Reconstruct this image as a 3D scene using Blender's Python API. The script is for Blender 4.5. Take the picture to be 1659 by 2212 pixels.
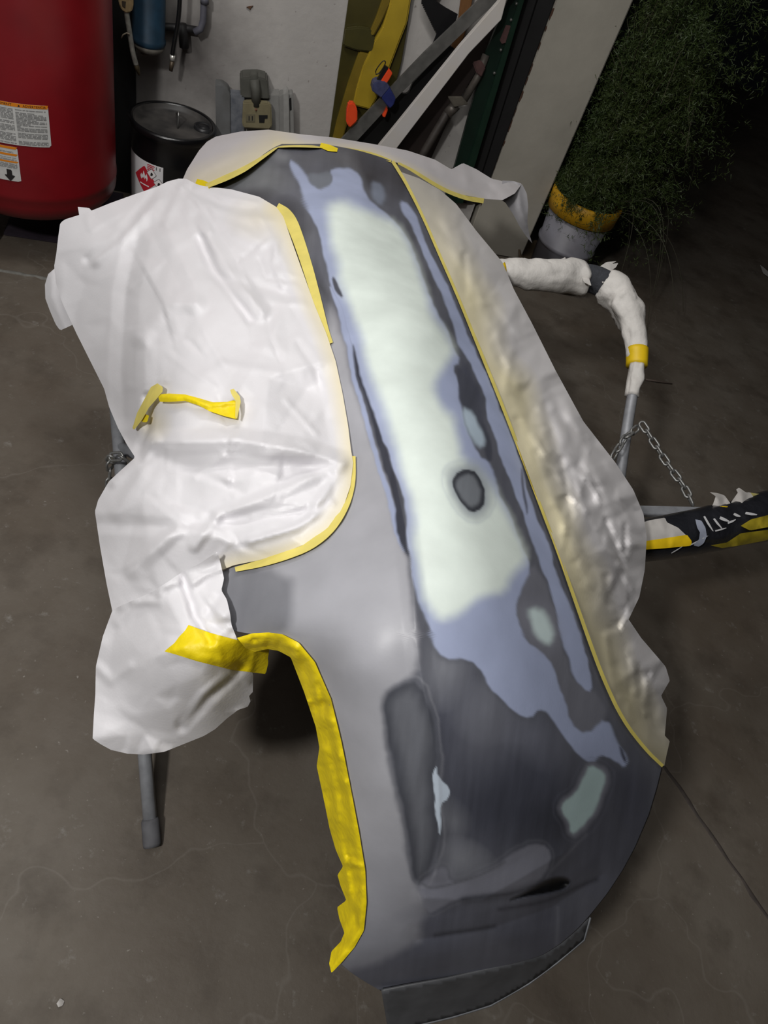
import bpy, bmesh, math, random
import numpy as np
from mathutils import Vector, Matrix
from mathutils.geometry import delaunay_2d_cdt

for o in list(bpy.data.objects):
    bpy.data.objects.remove(o)
SC = bpy.context.scene
COL = SC.collection
rng = np.random.default_rng(7)
random.seed(7)

# ------------------------------------------------------------------ camera
FW, FH, FPX, CAMH = 1659.0, 2212.0, 1540.0, 1.55
nad = np.array([-529., -1344., -1540.]); nad /= np.linalg.norm(nad)   # straight down, in camera axes
upv = -nad
fwd = np.array([0, 0, -1.]); yv = fwd - fwd.dot(upv) * upv; yv /= np.linalg.norm(yv)
xv = np.cross(yv, upv)
ROT = np.array([xv, yv, upv])
CAM = np.array([0, 0, CAMH])
cd = bpy.data.cameras.new('camera'); cam = bpy.data.objects.new('camera', cd); COL.objects.link(cam)
cd.sensor_fit = 'VERTICAL'; cd.sensor_height = 36.0; cd.lens = FPX / FH * 36.0
cd.clip_start = 0.02
cam.matrix_world = Matrix.Translation(CAM.tolist()) @ Matrix(ROT.tolist()).to_4x4()
SC.camera = cam

# ------------------------------------------------------------------ world, lights, exposure
SC.view_settings.view_transform = 'Standard'; SC.view_settings.look = 'None'
SC.view_settings.gamma = 1.0; SC.view_settings.use_curve_mapping = False
SC.view_settings.exposure = -0.12
wd = bpy.data.worlds.new('night'); SC.world = wd; wd.use_nodes = True
wd.node_tree.nodes['Background'].inputs[0].default_value = (0.55, 0.6, 0.7, 1)
wd.node_tree.nodes['Background'].inputs[1].default_value = 0.002

def add_light(name, kind, loc, target, power, color=(1, 1, 1), **kw):
    l = bpy.data.lights.new(name, kind); o = bpy.data.objects.new(name, l); COL.objects.link(o)
    l.energy = power; l.color = color
    for k, v in kw.items(): setattr(l, k, v)
    o.location = loc
    o.rotation_euler = (Vector(target) - Vector(loc)).to_track_quat('-Z', 'Y').to_euler()
    return o
LPOS = CAM + ROT @ np.array([-.74, .39, 1.25])          # shop lamp on the ceiling, behind and left of the viewer
add_light('shop_lamp', 'SPOT', LPOS.tolist(), (-0.35, 1.0, 0.5), 160, (1, .985, .96),
          spot_size=math.radians(110), spot_blend=1.0, shadow_soft_size=0.10)
add_light('wall_fill', 'AREA', (-0.9, 1.5, 2.65), (-0.75, 2.3, 0.6), 20, (1, .98, .95), shape='RECTANGLE', size=1.2, size_y=0.2)  # unseen area light added to brighten the back wall
add_light('overhead_fill', 'AREA', (-0.5, 0.2, 2.75), (-0.3, 0.6, 0), 21, (1, .98, .96), shape='RECTANGLE', size=2.2, size_y=2.0)  # unseen fill light added overhead to lift the shadows

# ------------------------------------------------------------------ projection helpers
def rays(px, py):
    px = np.asarray(px, float); py = np.asarray(py, float)
    d = np.stack([(px - FW / 2) / FPX, -(py - FH / 2) / FPX, -np.ones_like(px)], -1)
    return d @ ROT.T
def P(px, py, h, lift=0.0):
    r = rays(px, py); t = (np.asarray(h) - CAMH) / r[..., 2]
    if np.any(np.asarray(lift) != 0): t = t - np.asarray(lift) / np.linalg.norm(r, axis=-1)
    return CAM + r * t[..., None] if np.ndim(t) else CAM + r * t
_wd = P(1122, 558, 0) - P(1020, 540, 0)
WDIR = _wd / np.linalg.norm(_wd); WDIR[2] = 0                 # along the back wall
WN = np.array([WDIR[1], -WDIR[0], 0.0])                      # out of the wall, to the room
WO = P(1020, 540, 0)
def Wl(px, py, off=0.0):
    r = rays(px, py); t = ((WO + WN * off - CAM) @ WN) / (r @ WN)
    return CAM + r * (t[..., None] if np.ndim(t) else t)
def proj(p):
    c = (np.asarray(p) - CAM) @ ROT
    return FW / 2 + FPX * c[..., 0] / -c[..., 2], FH / 2 - FPX * c[..., 1] / -c[..., 2]

class TPS:
    def __init__(s, pts):
        a = np.array(pts, float); s.c = a[:, :2] / 1000.; n = len(a)
        K = s._k(s.c); Q = np.c_[np.ones(n), s.c]
        M = np.zeros((n + 3, n + 3)); M[:n, :n] = K + 2e-3 * np.eye(n); M[:n, n:] = Q; M[n:, :n] = Q.T
        s.w = np.linalg.solve(M, np.r_[a[:, 2], 0, 0, 0])
    def _k(s, q):
        d2 = ((q[:, None, :] - s.c[None]) ** 2).sum(-1)
        return 0.5 * d2 * np.log(d2 + 1e-12)
    def __call__(s, px, py):
        sh = np.shape(px); q = np.stack([np.ravel(px), np.ravel(py)], -1) / 1000.
        out = s._k(q) @ s.w[:-3] + s.w[-3] + q @ s.w[-2:]
        return out.reshape(sh)

def seg_dist(px, py, poly, closed=False):
    poly = np.array(poly, float); n = len(poly); best = np.full(np.shape(px), 1e9)
    for i in range(n if closed else n - 1):
        a = poly[i]; b = poly[(i + 1) % n]; d = b - a; L = d @ d + 1e-9
        t = np.clip(((px - a[0]) * d[0] + (py - a[1]) * d[1]) / L, 0, 1)
        best = np.minimum(best, np.hypot(px - a[0] - t * d[0], py - a[1] - t * d[1]))
    return best
def inside(px, py, poly):
    res = np.zeros(np.shape(px), bool); n = len(poly)
    for i in range(n):
        x1, y1 = poly[i]; x2, y2 = poly[(i + 1) % n]
        if y1 == y2: continue
        c = ((y1 > py) != (y2 > py)) & (px < (x2 - x1) * (py - y1) / (y2 - y1) + x1)
        res ^= c
    return res
def sdf(px, py, poly):            # negative inside
    d = seg_dist(px, py, poly, True)
    return np.where(inside(px, py, poly), -d, d)
def smooth_poly(poly, it=2, closed=True):
    p = np.array(poly, float)
    for _ in range(it):
        if closed:
            q = np.roll(p, -1, 0); p = np.stack([.75 * p + .25 * q, .25 * p + .75 * q], 1).reshape(-1, 2)
        else:
            a, b = p[:-1], p[1:]
            m = np.stack([.75 * a + .25 * b, .25 * a + .75 * b], 1).reshape(-1, p.shape[1]); p = np.vstack([p[:1], m, p[-1:]])
    return p
def resample(poly, step, closed=False):
    p = np.array(poly, float)
    if closed: p = np.vstack([p, p[:1]])
    L = np.r_[0, np.cumsum(np.linalg.norm(np.diff(p, axis=0), axis=1))]
    n = max(2, int(L[-1] / step) + 1); t = np.linspace(0, L[-1], n)
    r = np.stack([np.interp(t, L, p[:, k]) for k in range(p.shape[1])], -1)
    return r[:-1] if closed else r
def wob(px, py, s, seed=0):      # cheap smooth noise, about -1..1
    r = np.random.default_rng(seed); out = 0
    for k in range(7):
        a = r.uniform(0, 6.28); fq = s * r.uniform(.6, 2.1); ph = r.uniform(0, 6.28)
        out = out + np.sin((px * np.cos(a) + py * np.sin(a)) * fq + ph + 1.3 * np.sin((px * np.sin(a) - py * np.cos(a)) * fq * .7 + ph * 2))
    return out / 4.0
def facets(px, py, step, seed, bx=None):   # piecewise linear random relief, like crumpled paper
    r = np.random.default_rng(seed)
    bx = bx or (px.min(), px.max(), py.min(), py.max())
    x0, x1, y0, y1 = bx[0] - step, bx[1] + step, bx[2] - step, bx[3] + step
    n = int((x1 - x0) * (y1 - y0) / step ** 2) + 8
    pts = np.c_[r.uniform(x0, x1, n), r.uniform(y0, y1, n)]
    pts = np.vstack([pts, [(x0 - 50, y0 - 50), (x1 + 50, y0 - 50), (x1 + 50, y1 + 50), (x0 - 50, y1 + 50)]])
    v, e, f, *_ = delaunay_2d_cdt([Vector(p) for p in pts], [], [], 0, 1e-6)
    hh = r.normal(0, .5, len(v)); out = np.zeros(px.shape)
    for tri in f:
        a, b, c = [np.array(v[i]) for i in tri]
        m = (px >= min(a[0], b[0], c[0])) & (px <= max(a[0], b[0], c[0])) & (py >= min(a[1], b[1], c[1])) & (py <= max(a[1], b[1], c[1]))
        if not m.any(): continue
        X = px[m]; Yq = py[m]
        den = (b[1] - c[1]) * (a[0] - c[0]) + (c[0] - b[0]) * (a[1] - c[1])
        if abs(den) < 1e-9: continue
        l1 = ((b[1] - c[1]) * (X - c[0]) + (c[0] - b[0]) * (Yq - c[1])) / den
        l2 = ((c[1] - a[1]) * (X - c[0]) + (a[0] - c[0]) * (Yq - c[1])) / den
        l3 = 1 - l1 - l2; ok = (l1 >= -1e-6) & (l2 >= -1e-6) & (l3 >= -1e-6)
        idx = np.flatnonzero(m)[ok]
        out[idx] = (l1 * hh[tri[0]] + l2 * hh[tri[1]] + l3 * hh[tri[2]])[ok]
    return out

# ------------------------------------------------------------------ object helpers
def srgb(r, g, b):
    c = np.array([r, g, b]) / 255.
    return tuple(np.where(c <= .04045, c / 12.92, ((c + .055) / 1.055) ** 2.4).tolist())
def srgb_np(c):
    c = np.asarray(c, float) / 255.
    return np.where(c <= .04045, c / 12.92, ((c + .055) / 1.055) ** 2.4)
MATS = {}
def mat(name, rgb=(128, 128, 128), rough=.6, metal=0., spec=.5, noise=0., nscale=20., bump=0., bscale=60., attr=False, rgb2=None, alpha=1., transl=0., coat=0., stretch=None):
    if name in MATS: return MATS[name]
    m = bpy.data.materials.new(name); m.use_nodes = True; nt = m.node_tree; N = nt.nodes; L = nt.links
    b = N['Principled BSDF']; b.inputs['Roughness'].default_value = rough; b.inputs['Metallic'].default_value = metal
    b.inputs['Specular IOR Level'].default_value = spec; b.inputs['Coat Weight'].default_value = coat
    b.inputs['Coat Roughness'].default_value = .25
    c1 = (*srgb(*rgb), 1); b.inputs['Base Color'].default_value = c1
    tc = N.new('ShaderNodeTexCoord'); vec = tc.outputs['Object']
    if stretch:
        mp = N.new('ShaderNodeMapping'); mp.inputs['Scale'].default_value = stretch; L.new(vec, mp.inputs[0]); vec = mp.outputs[0]
    src = None
    if attr:
        a = N.new('ShaderNodeAttribute'); a.attribute_name = 'Col'; src = a.outputs['Color']
    if noise > 0:
        n = N.new('ShaderNodeTexNoise'); n.inputs['Scale'].default_value = nscale; n.inputs['Detail'].default_value = 6; L.new(vec, n.inputs['Vector'])
        r = N.new('ShaderNodeMapRange'); r.inputs[1].default_value = .3; r.inputs[2].default_value = .7; L.new(n.outputs[0], r.inputs[0])
        mx = N.new('ShaderNodeMix'); mx.data_type = 'RGBA'; mx.blend_type = 'MIX'
        if rgb2 is not None:
            L.new(r.outputs[0], mx.inputs[0])
            if src is not None: L.new(src, mx.inputs[6])
            else: mx.inputs[6].default_value = c1
            mx.inputs[7].default_value = (*srgb(*rgb2), 1); r.inputs[4].default_value = noise
        else:
            mx.blend_type = 'MULTIPLY'; mx.inputs[0].default_value = 1
            if src is not None: L.new(src, mx.inputs[6])
            else: mx.inputs[6].default_value = c1
            r.inputs[3].default_value = 1 - noise; r.inputs[4].default_value = 1.
            L.new(r.outputs[0], mx.inputs[7])
        src = mx.outputs[2]
    if src is not None: L.new(src, b.inputs['Base Color'])
    if bump > 0:
        n2 = N.new('ShaderNodeTexNoise'); n2.inputs['Scale'].default_value = bscale; n2.inputs['Detail'].default_value = 4; L.new(vec, n2.inputs['Vector'])
        bp = N.new('ShaderNodeBump'); bp.inputs['Strength'].default_value = bump; bp.inputs['Distance'].default_value = .01
        L.new(n2.outputs[0], bp.inputs['Height']); L.new(bp.outputs[0], b.inputs['Normal'])
    if alpha < 1: b.inputs['Alpha'].default_value = alpha
    MATS[name] = m
    return m

def mesh_obj(name, verts, faces, m, parent=None, smooth=True, cols=None, solid=0.):
    me = bpy.data.meshes.new(name)
    if isinstance(verts, np.ndarray): verts = verts.tolist()
    me.from_pydata(verts, [], faces)
    me.materials.append(m)
    if smooth: me.polygons.foreach_set('use_smooth', [True] * len(me.polygons))
    if cols is not None:
        ca = me.color_attributes.new('Col', 'FLOAT_COLOR', 'POINT')
        ca.data.foreach_set('color', np.c_[cols, np.ones(len(cols))].astype(np.float32).ravel())
    me.update()
    o = bpy.data.objects.new(name, me); COL.objects.link(o)
    if parent is not None: o.parent = parent; o.matrix_parent_inverse = parent_inv(parent)
    if solid:
        md = o.modifiers.new('thickness', 'SOLIDIFY'); md.thickness = solid; md.offset = -1
    return o
def parent_inv(p):
    if p.parent is not None: return Matrix.Identity(4)          # parts are built in place
    return Matrix.Translation(p.location).inverted()
def tag(o, label, cat, group=None, kind=None):
    if label: o['label'] = label
    if cat: o['category'] = cat
    if group: o['group'] = group
    if kind: o['kind'] = kind
    return o
def thing(name, label, cat, loc, group=None):
    o = bpy.data.objects.new(name, None); COL.objects.link(o); o.location = tuple(float(v) for v in loc); o.empty_display_size = .05
    return tag(o, label, cat, group)
def slab(name, poly, off, thick, m, parent=None, bevel=0.002):
    """flat piece parallel to the back wall: outline where it is seen, its own distance from the wall and thickness"""
    a = np.array(poly, float); f3 = Wl(a[:, 0], a[:, 1], off); b3 = f3 - WN * thick
    n = len(a); vs = np.vstack([f3, b3])
    faces = [list(range(n)), list(range(2 * n - 1, n - 1, -1))] + [[i, n + i, n + (i + 1) % n, (i + 1) % n] for i in range(n)]
    return finish(name, vs, faces, m, parent, bevel)
def finish(name, vs, faces, m, parent=None, bevel=0., smooth=False):
    bm = bmesh.new(); bv = [bm.verts.new(v) for v in (vs.tolist() if isinstance(vs, np.ndarray) else vs)]
    for f in faces:
        try: bm.faces.new([bv[i] for i in f])
        except ValueError: pass
    bmesh.ops.recalc_face_normals(bm, faces=bm.faces)
    if bevel > 0:
        bmesh.ops.bevel(bm, geom=bm.edges[:], offset=bevel, segments=2, affect='EDGES', clamp_overlap=True)
    me = bpy.data.meshes.new(name); bm.to_mesh(me); bm.free(); me.materials.append(m)
    if smooth: me.polygons.foreach_set('use_smooth', [True] * len(me.polygons))
    o = bpy.data.objects.new(name, me); COL.objects.link(o)
    if parent is not None: o.parent = parent; o.matrix_parent_inverse = parent_inv(parent)
    return o
def box_mesh(c, ax, ay, az):   # centre and three half vectors
    c, ax, ay, az = map(np.array, (c, ax, ay, az))
    vs = [c + sx * ax + sy * ay + sz * az for sx in (-1, 1) for sy in (-1, 1) for sz in (-1, 1)]
    fs = [[0, 1, 3, 2], [4, 6, 7, 5], [0, 4, 5, 1], [2, 3, 7, 6], [0, 2, 6, 4], [1, 5, 7, 3]]
    return np.array(vs), fs
def box(name, c, ax, ay, az, m, parent=None, bevel=.003):
    vs, fs = box_mesh(c, ax, ay, az); return finish(name, vs, fs, m, parent, bevel)
def tube_geo(pts, rad, seg=12, caps=True, rel=None):
    p = np.array(pts, float); n = len(p); rad = np.broadcast_to(np.asarray(rad, float), (n,))
    tg = np.gradient(p, axis=0); tg /= np.linalg.norm(tg, axis=1)[:, None] + 1e-12
    ref = np.array([0, 0, 1.]) if abs(tg[0][2]) < .9 else np.array([1., 0, 0])
    u = np.cross(tg[0], ref); u /= np.linalg.norm(u); vs = []
    for i in range(n):
        u = u - (u @ tg[i]) * tg[i]; u /= np.linalg.norm(u) + 1e-12; w = np.cross(tg[i], u)
        for k in range(seg):
            a = 2 * math.pi * k / seg; r = rad[i] * (1 + (rel[i, k] if rel is not None else 0))
            vs.append(p[i] + r * (math.cos(a) * u + math.sin(a) * w))
    fs = [[i * seg + k, i * seg + (k + 1) % seg, (i + 1) * seg + (k + 1) % seg, (i + 1) * seg + k] for i in range(n - 1) for k in range(seg)]
    if caps: fs += [list(range(seg))[::-1], list(range((n - 1) * seg, n * seg))]
    return np.array(vs), fs
def tube(name, pts, rad, m, parent=None, seg=12, rel=None, cols=None, caps=True):
    vs, fs = tube_geo(pts, rad, seg, caps, rel); return mesh_obj(name, vs, fs, m, parent, True, cols)
def lathe_geo(prof, center, seg=48, a0=0., a1=2 * math.pi, cap=False):
    cx, cy, cz = center; full = abs(a1 - a0 - 2 * math.pi) < 1e-6; n = seg if full else seg + 1; vs = []
    for r, z in prof:
        for k in range(n):
            a = a0 + (a1 - a0) * k / seg; vs.append((cx + r * math.cos(a), cy + r * math.sin(a), cz + z))
    fs = []
    for i in range(len(prof) - 1):
        for k in range(seg):
            k2 = (k + 1) % n; fs.append([i * n + k, i * n + k2, (i + 1) * n + k2, (i + 1) * n + k])
    return np.array(vs), fs
def lathe(name, prof, center, m, parent=None, seg=48, **kw):
    vs, fs = lathe_geo(prof, center, seg, **kw); return mesh_obj(name, vs, fs, m, parent, True)
def cdt(poly, step, seed=1):
    """triangulated region: outline kept, inside filled with jittered points"""
    p = np.array(poly, float); b = resample(p, step, True)
    x0, y0 = p.min(0); x1, y1 = p.max(0); gx, gy = np.meshgrid(np.arange(x0, x1, step), np.arange(y0, y1, step * .87))
    gx = gx + (np.arange(gx.shape[0]) % 2)[:, None] * step / 2
    gx, gy = gx.ravel(), gy.ravel(); d = sdf(gx, gy, b); k = d < -step * .55
    pts = np.vstack([b, np.c_[gx[k], gy[k]]]); nb = len(b)
    v, e, f, *_ = delaunay_2d_cdt([Vector(q) for q in pts.tolist()], [(i, (i + 1) % nb) for i in range(nb)], [list(range(nb))], 1, 1e-7)
    return np.array([tuple(q) for q in v]), [list(t) for t in f]
def crease_relief(px, py, creases):
    out = np.zeros(px.shape)
    for poly, amp, w in creases:
        d = seg_dist(px, py, poly); out += amp * np.maximum(0, 1 - d / w)
    return out
LAST_RELIEF = [None]
def sheet(name, poly, hfun, m, parent, step=8, creases=(), crumple=((60, .004),), seed=3, lift=0., cols=None, solid=0., edge_fix=None, base_relief=None, edge_w=45.):
    v, f = cdt(poly, step, seed); px, py = v[:, 0], v[:, 1]
    bx = (px.min(), px.max(), py.min(), py.max())
    def relief(px, py):
        rel = crease_relief(px, py, creases)
        for st, am in crumple: rel = rel + am * facets(px, py, st, seed + int(st), bx)
        if edge_fix is not None: rel = rel * np.clip(seg_dist(px, py, edge_fix) / edge_w, .05, 1)
        if base_relief is not None: rel = rel + base_relief(px, py)
        return rel
    LAST_RELIEF[0] = relief; rel = relief(px, py)
    pts = P(px, py, hfun(px, py), rel + lift)
    f = [t[::-1] for t in f]
    return mesh_obj(name, pts, f, m, parent, True, cols(px, py) if cols else None, solid)
def ribbon(name, line, width, hfun, m, parent, lift=.004, step=6, crumple=.0015, seed=5, sub=4):
    """a strip of tape: centre line, width (both as seen), laid on a surface"""
    l = resample(smooth_poly(line, 2, False), step); n = len(l)
    w = np.interp(np.linspace(0, 1, n), np.linspace(0, 1, len(width)), width) if np.ndim(width) else np.full(n, float(width))
    tg = np.gradient(l, axis=0); tg /= np.linalg.norm(tg, axis=1)[:, None]; nr = np.c_[-tg[:, 1], tg[:, 0]]
    q = np.stack([l + nr * (w * (k / sub - .5))[:, None] for k in range(sub + 1)], 1).reshape(-1, 2)
    rel = lift + (crumple * facets(q[:, 0], q[:, 1], 22, seed) if crumple else 0)
    pts = P(q[:, 0], q[:, 1], hfun(q[:, 0], q[:, 1]), rel); k = sub + 1
    fs = [[i * k + j, i * k + j + 1, (i + 1) * k + j + 1, (i + 1) * k + j] for i in range(n - 1) for j in range(sub)]
    return mesh_obj(name, pts, fs, m, parent, True)

# ================================================================== the setting
def floor_material():
    m = bpy.data.materials.new('stained_concrete'); m.use_nodes = True; nt = m.node_tree; N = nt.nodes; L = nt.links
    b = N['Principled BSDF']; b.inputs['Specular IOR Level'].default_value = .35
    tc = N.new('ShaderNodeTexCoord')
    def noise(sc, det=6, rough=.6):
        n = N.new('ShaderNodeTexNoise'); n.inputs['Scale'].default_value = sc; n.inputs['Detail'].default_value = det; n.inputs['Roughness'].default_value = rough
        L.new(tc.outputs['Object'], n.inputs['Vector']); return n.outputs[0]
    def rmp(src, a, b_, lo=0., hi=1.):
        r = N.new('ShaderNodeMapRange'); r.inputs[1].default_value = a; r.inputs[2].default_value = b_; r.inputs[3].default_value = lo; r.inputs[4].default_value = hi
        L.new(src, r.inputs[0]); return r.outputs[0]
    def mix(f, a, b_):
        x = N.new('ShaderNodeMix'); x.data_type = 'RGBA'; L.new(f, x.inputs[0])
        if isinstance(a, tuple): x.inputs[6].default_value = (*a, 1)
        else: L.new(a, x.inputs[6])
        x.inputs[7].default_value = (*b_, 1); return x.outputs[2]
    c = mix(rmp(noise(2.2), .35, .65), srgb(90, 81, 71), srgb(108, 101, 92))
    c = mix(rmp(noise(7., 8), .5, .75, 0, .75), c, srgb(68, 60, 52))
    c = mix(rmp(noise(19., 8, .7), .6, .72, 0, .55), c, srgb(140, 137, 132))
    c = mix(rmp(noise(90., 3), .68, .76, 0, .6), c, srgb(160, 155, 148))
    v = N.new('ShaderNodeTexVoronoi'); v.feature = 'DISTANCE_TO_EDGE'; v.inputs['Scale'].default_value = 1.3
    nz = N.new('ShaderNodeTexNoise'); nz.inputs['Scale'].default_value = 6; L.new(tc.outputs['Object'], nz.inputs['Vector'])
    ad = N.new('ShaderNodeMix'); ad.data_type = 'VECTOR'; ad.inputs[0].default_value = .22
    L.new(tc.outputs['Object'], ad.inputs[4]); L.new(nz.outputs[1], ad.inputs[5]); L.new(ad.outputs[1], v.inputs['Vector'])
    c = mix(rmp(v.outputs[0], .0, .004, .14, 0), c, srgb(150, 145, 138))
    L.new(c, b.inputs['Base Color'])
    L.new(rmp(noise(4.), .3, .7, .45, .75), b.inputs['Roughness'])
    bp = N.new('ShaderNodeBump'); bp.inputs['Strength'].default_value = .25; bp.inputs['Distance'].default_value = .004
    L.new(noise(60., 6), bp.inputs['Height']); L.new(bp.outputs[0], b.inputs['Normal'])
    return m
FLOORM = floor_material()
fl = box('floor', (0.5, 3.0, -.05), (5, 0, 0), (0, 5.5, 0), (0, 0, .05), FLOORM, bevel=0)
tag(fl, 'dark stained concrete garage floor', 'floor', kind='structure')
def floor_strip(name, a, b, w, rgb, hgt):
    A, B = P(*a, 0), P(*b, 0); d = B - A; n = np.array([-d[1], d[0], 0]); n *= w / 2 / np.linalg.norm(n)
    k = 12; t = np.linspace(0, 1, k); r = np.random.default_rng(3)
    c = A + d * t[:, None] + n * r.uniform(-.5, .5, (k, 1)); e = n * r.uniform(.5, 1.1, (k, 1)); z = np.array([0, 0, hgt])
    vs = np.vstack([c - e, c - e * .6 + z, c + e * .6 + z, c + e])
    fs = [[j * k + i, j * k + i + 1, (j + 1) * k + i + 1, (j + 1) * k + i] for j in range(3) for i in range(k - 1)]
    return mesh_obj(name, vs, fs, mat(name + '_paint', rgb, .8, noise=.4, nscale=60), fl)
floor_strip('cement_ridge', (-60, 573), (125, 606), .016, (120, 118, 112), .004)
floor_strip('cement_seam', (1425, 1640), (1675, 2005), .012, (74, 66, 61), .002)

def wall_material():
    m = mat('painted_plaster', (186, 182, 178), .75, noise=.22, nscale=3.0, bump=.15, bscale=35)
    nt = m.node_tree; N = nt.nodes; L = nt.links; b = N['Principled BSDF']
    old = b.inputs['Base Color'].links[0].from_socket
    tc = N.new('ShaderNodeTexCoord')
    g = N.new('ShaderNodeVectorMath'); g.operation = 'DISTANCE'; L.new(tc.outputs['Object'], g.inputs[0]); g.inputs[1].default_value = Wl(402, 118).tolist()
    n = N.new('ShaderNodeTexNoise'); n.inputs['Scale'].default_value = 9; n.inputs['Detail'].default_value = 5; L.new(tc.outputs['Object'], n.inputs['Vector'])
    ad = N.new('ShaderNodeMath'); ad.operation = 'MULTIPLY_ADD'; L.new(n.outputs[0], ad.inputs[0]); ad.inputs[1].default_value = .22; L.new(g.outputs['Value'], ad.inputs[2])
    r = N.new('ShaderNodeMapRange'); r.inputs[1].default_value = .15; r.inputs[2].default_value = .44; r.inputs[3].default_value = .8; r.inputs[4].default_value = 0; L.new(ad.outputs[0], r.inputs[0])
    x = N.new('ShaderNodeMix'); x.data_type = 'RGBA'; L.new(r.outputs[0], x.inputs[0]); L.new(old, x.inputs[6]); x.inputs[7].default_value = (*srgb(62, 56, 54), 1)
    n2 = N.new('ShaderNodeTexNoise'); n2.inputs['Scale'].default_value = 55; n2.inputs['Detail'].default_value = 2; L.new(tc.outputs['Object'], n2.inputs['Vector'])
    r2 = N.new('ShaderNodeMapRange'); r2.inputs[1].default_value = .70; r2.inputs[2].default_value = .78; r2.inputs[4].default_value = .6; L.new(n2.outputs[0], r2.inputs[0])
    x2 = N.new('ShaderNodeMix'); x2.data_type = 'RGBA'; L.new(r2.outputs[0], x2.inputs[0]); L.new(x.outputs[2], x2.inputs[6]); x2.inputs[7].default_value = (*srgb(105, 92, 88), 1)
    L.new(x2.outputs[2], b.inputs['Base Color'])
    return m
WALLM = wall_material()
def sw(px, py, off=0.): return float((Wl(px, py, off) - WO) @ WDIR)
s_post0 = float((Wl(1202, 0) - WO) @ WDIR); s_post1 = float((Wl(1367, 0) - WO) @ WDIR)
s_pl, s_pr = (s_post0 + sw(1054, 382)) / 2, (s_post1 + sw(1122, 558)) / 2
up3 = np.array([0, 0, 1.])
def wall_box(name, s0, s1, z0, z1, o0, o1, m, parent=None, bevel=.003):
    c = WO + WDIR * (s0 + s1) / 2 + WN * (o0 + o1) / 2 + up3 * (z0 + z1) / 2
    return box(name, c, WDIR * (s1 - s0) / 2, WN * (o1 - o0) / 2, up3 * (z1 - z0) / 2, m, parent, bevel)
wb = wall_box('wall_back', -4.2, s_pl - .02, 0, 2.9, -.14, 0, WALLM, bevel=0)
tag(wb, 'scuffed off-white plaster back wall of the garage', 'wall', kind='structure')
POSTM = mat('painted_post', (172, 167, 156), .6, noise=.16, nscale=6, bump=.1, bscale=25)
po = wall_box('trim_1', s_pl, s_pr, 0, 2.9, -.1, .012, POSTM, bevel=.006)
tag(po, 'off-white painted door post with chipped edges beside the open doorway', 'post', kind='structure')
r_ = np.random.default_rng(11)
for k in range(26):      # chipped paint along the post's inner edge
    z = .25 + k * .06 + r_.uniform(-.02, .02); w = r_.uniform(.002, .006); hh_ = r_.uniform(.008, .03)
    c = WO + WDIR * (s_pl + w * .6) + WN * .0126 + up3 * z
    vs = [c + WDIR * (w * math.cos(a) * r_.uniform(.6, 1)) + up3 * (hh_ * math.sin(a) * r_.uniform(.6, 1)) for a in np.linspace(0, 6.28, 9)[:-1]]
    vs2 = [np.array(v) - WN * .003 for v in vs]
    finish('paint_chip', np.array(vs + vs2), [list(range(8)), list(range(15, 7, -1))] + [[i, 8 + i, 8 + (i + 1) % 8, (i + 1) % 8] for i in range(8)], mat('bare_rust', (84, 58, 44), .9, noise=.4, nscale=80), po)

finish('leaf_scrap', np.array([Wl(x, y, .001) for x, y in ((532, 15), (538, 13), (547, 12), (542, 17), (540, 21), (536, 17))] + [Wl(x, y, .006) for x, y in ((532, 15), (538, 13), (547, 12), (542, 17), (540, 21), (536, 17))]), [list(range(6)), list(range(11, 5, -1))] + [[i, 6 + i, 6 + (i + 1) % 6, (i + 1) % 6] for i in range(6)], mat('brown_flake', (92, 64, 44), .8), wb)
# ================================================================== bumper cover
LB = [(310, 612), (314, 600), (320, 588), (345, 553), (370, 513), (395, 455), (402, 440), (430, 500), (445, 575), (455, 612), (500, 634), (570, 659), (640, 684), (700, 702), (760, 716), (850, 736), (920, 746), (1000, 752), (1050, 746), (1100, 729), (1145, 694), (1175, 650), (1195, 600), (1212, 550), (1226, 495), (1238, 474), (1290, 478), (1340, 488), (1364, 498), (1370, 545), (1376, 606), (1388, 636), (1410, 660), (1440, 680), (1510, 708), (1600, 730), (1700, 750), (1800, 770), (1880, 783), (1950, 786), (2010, 780), (2045, 760), (2080, 733), (2100, 757), (2120, 787), (2141, 824)]
RB = [(310, 690), (312, 705), (322, 765), (335, 810), (348, 848), (370, 862), (400, 880), (470, 915), (540, 945), (630, 985), (740, 1030), (850, 1075), (940, 1110), (1020, 1140), (1100, 1170), (1190, 1205), (1290, 1240), (1390, 1275), (1470, 1305), (1555, 1345), (1620, 1395), (1655, 1432), (1700, 1421), (1760, 1403), (1830, 1373), (1880, 1346), (1930, 1313), (1980, 1273), (2010, 1245), (2040, 1210), (2065, 1170), (2085, 1095), (2100, 1030), (2115, 965), (2130, 880), (2141, 832)]
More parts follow.
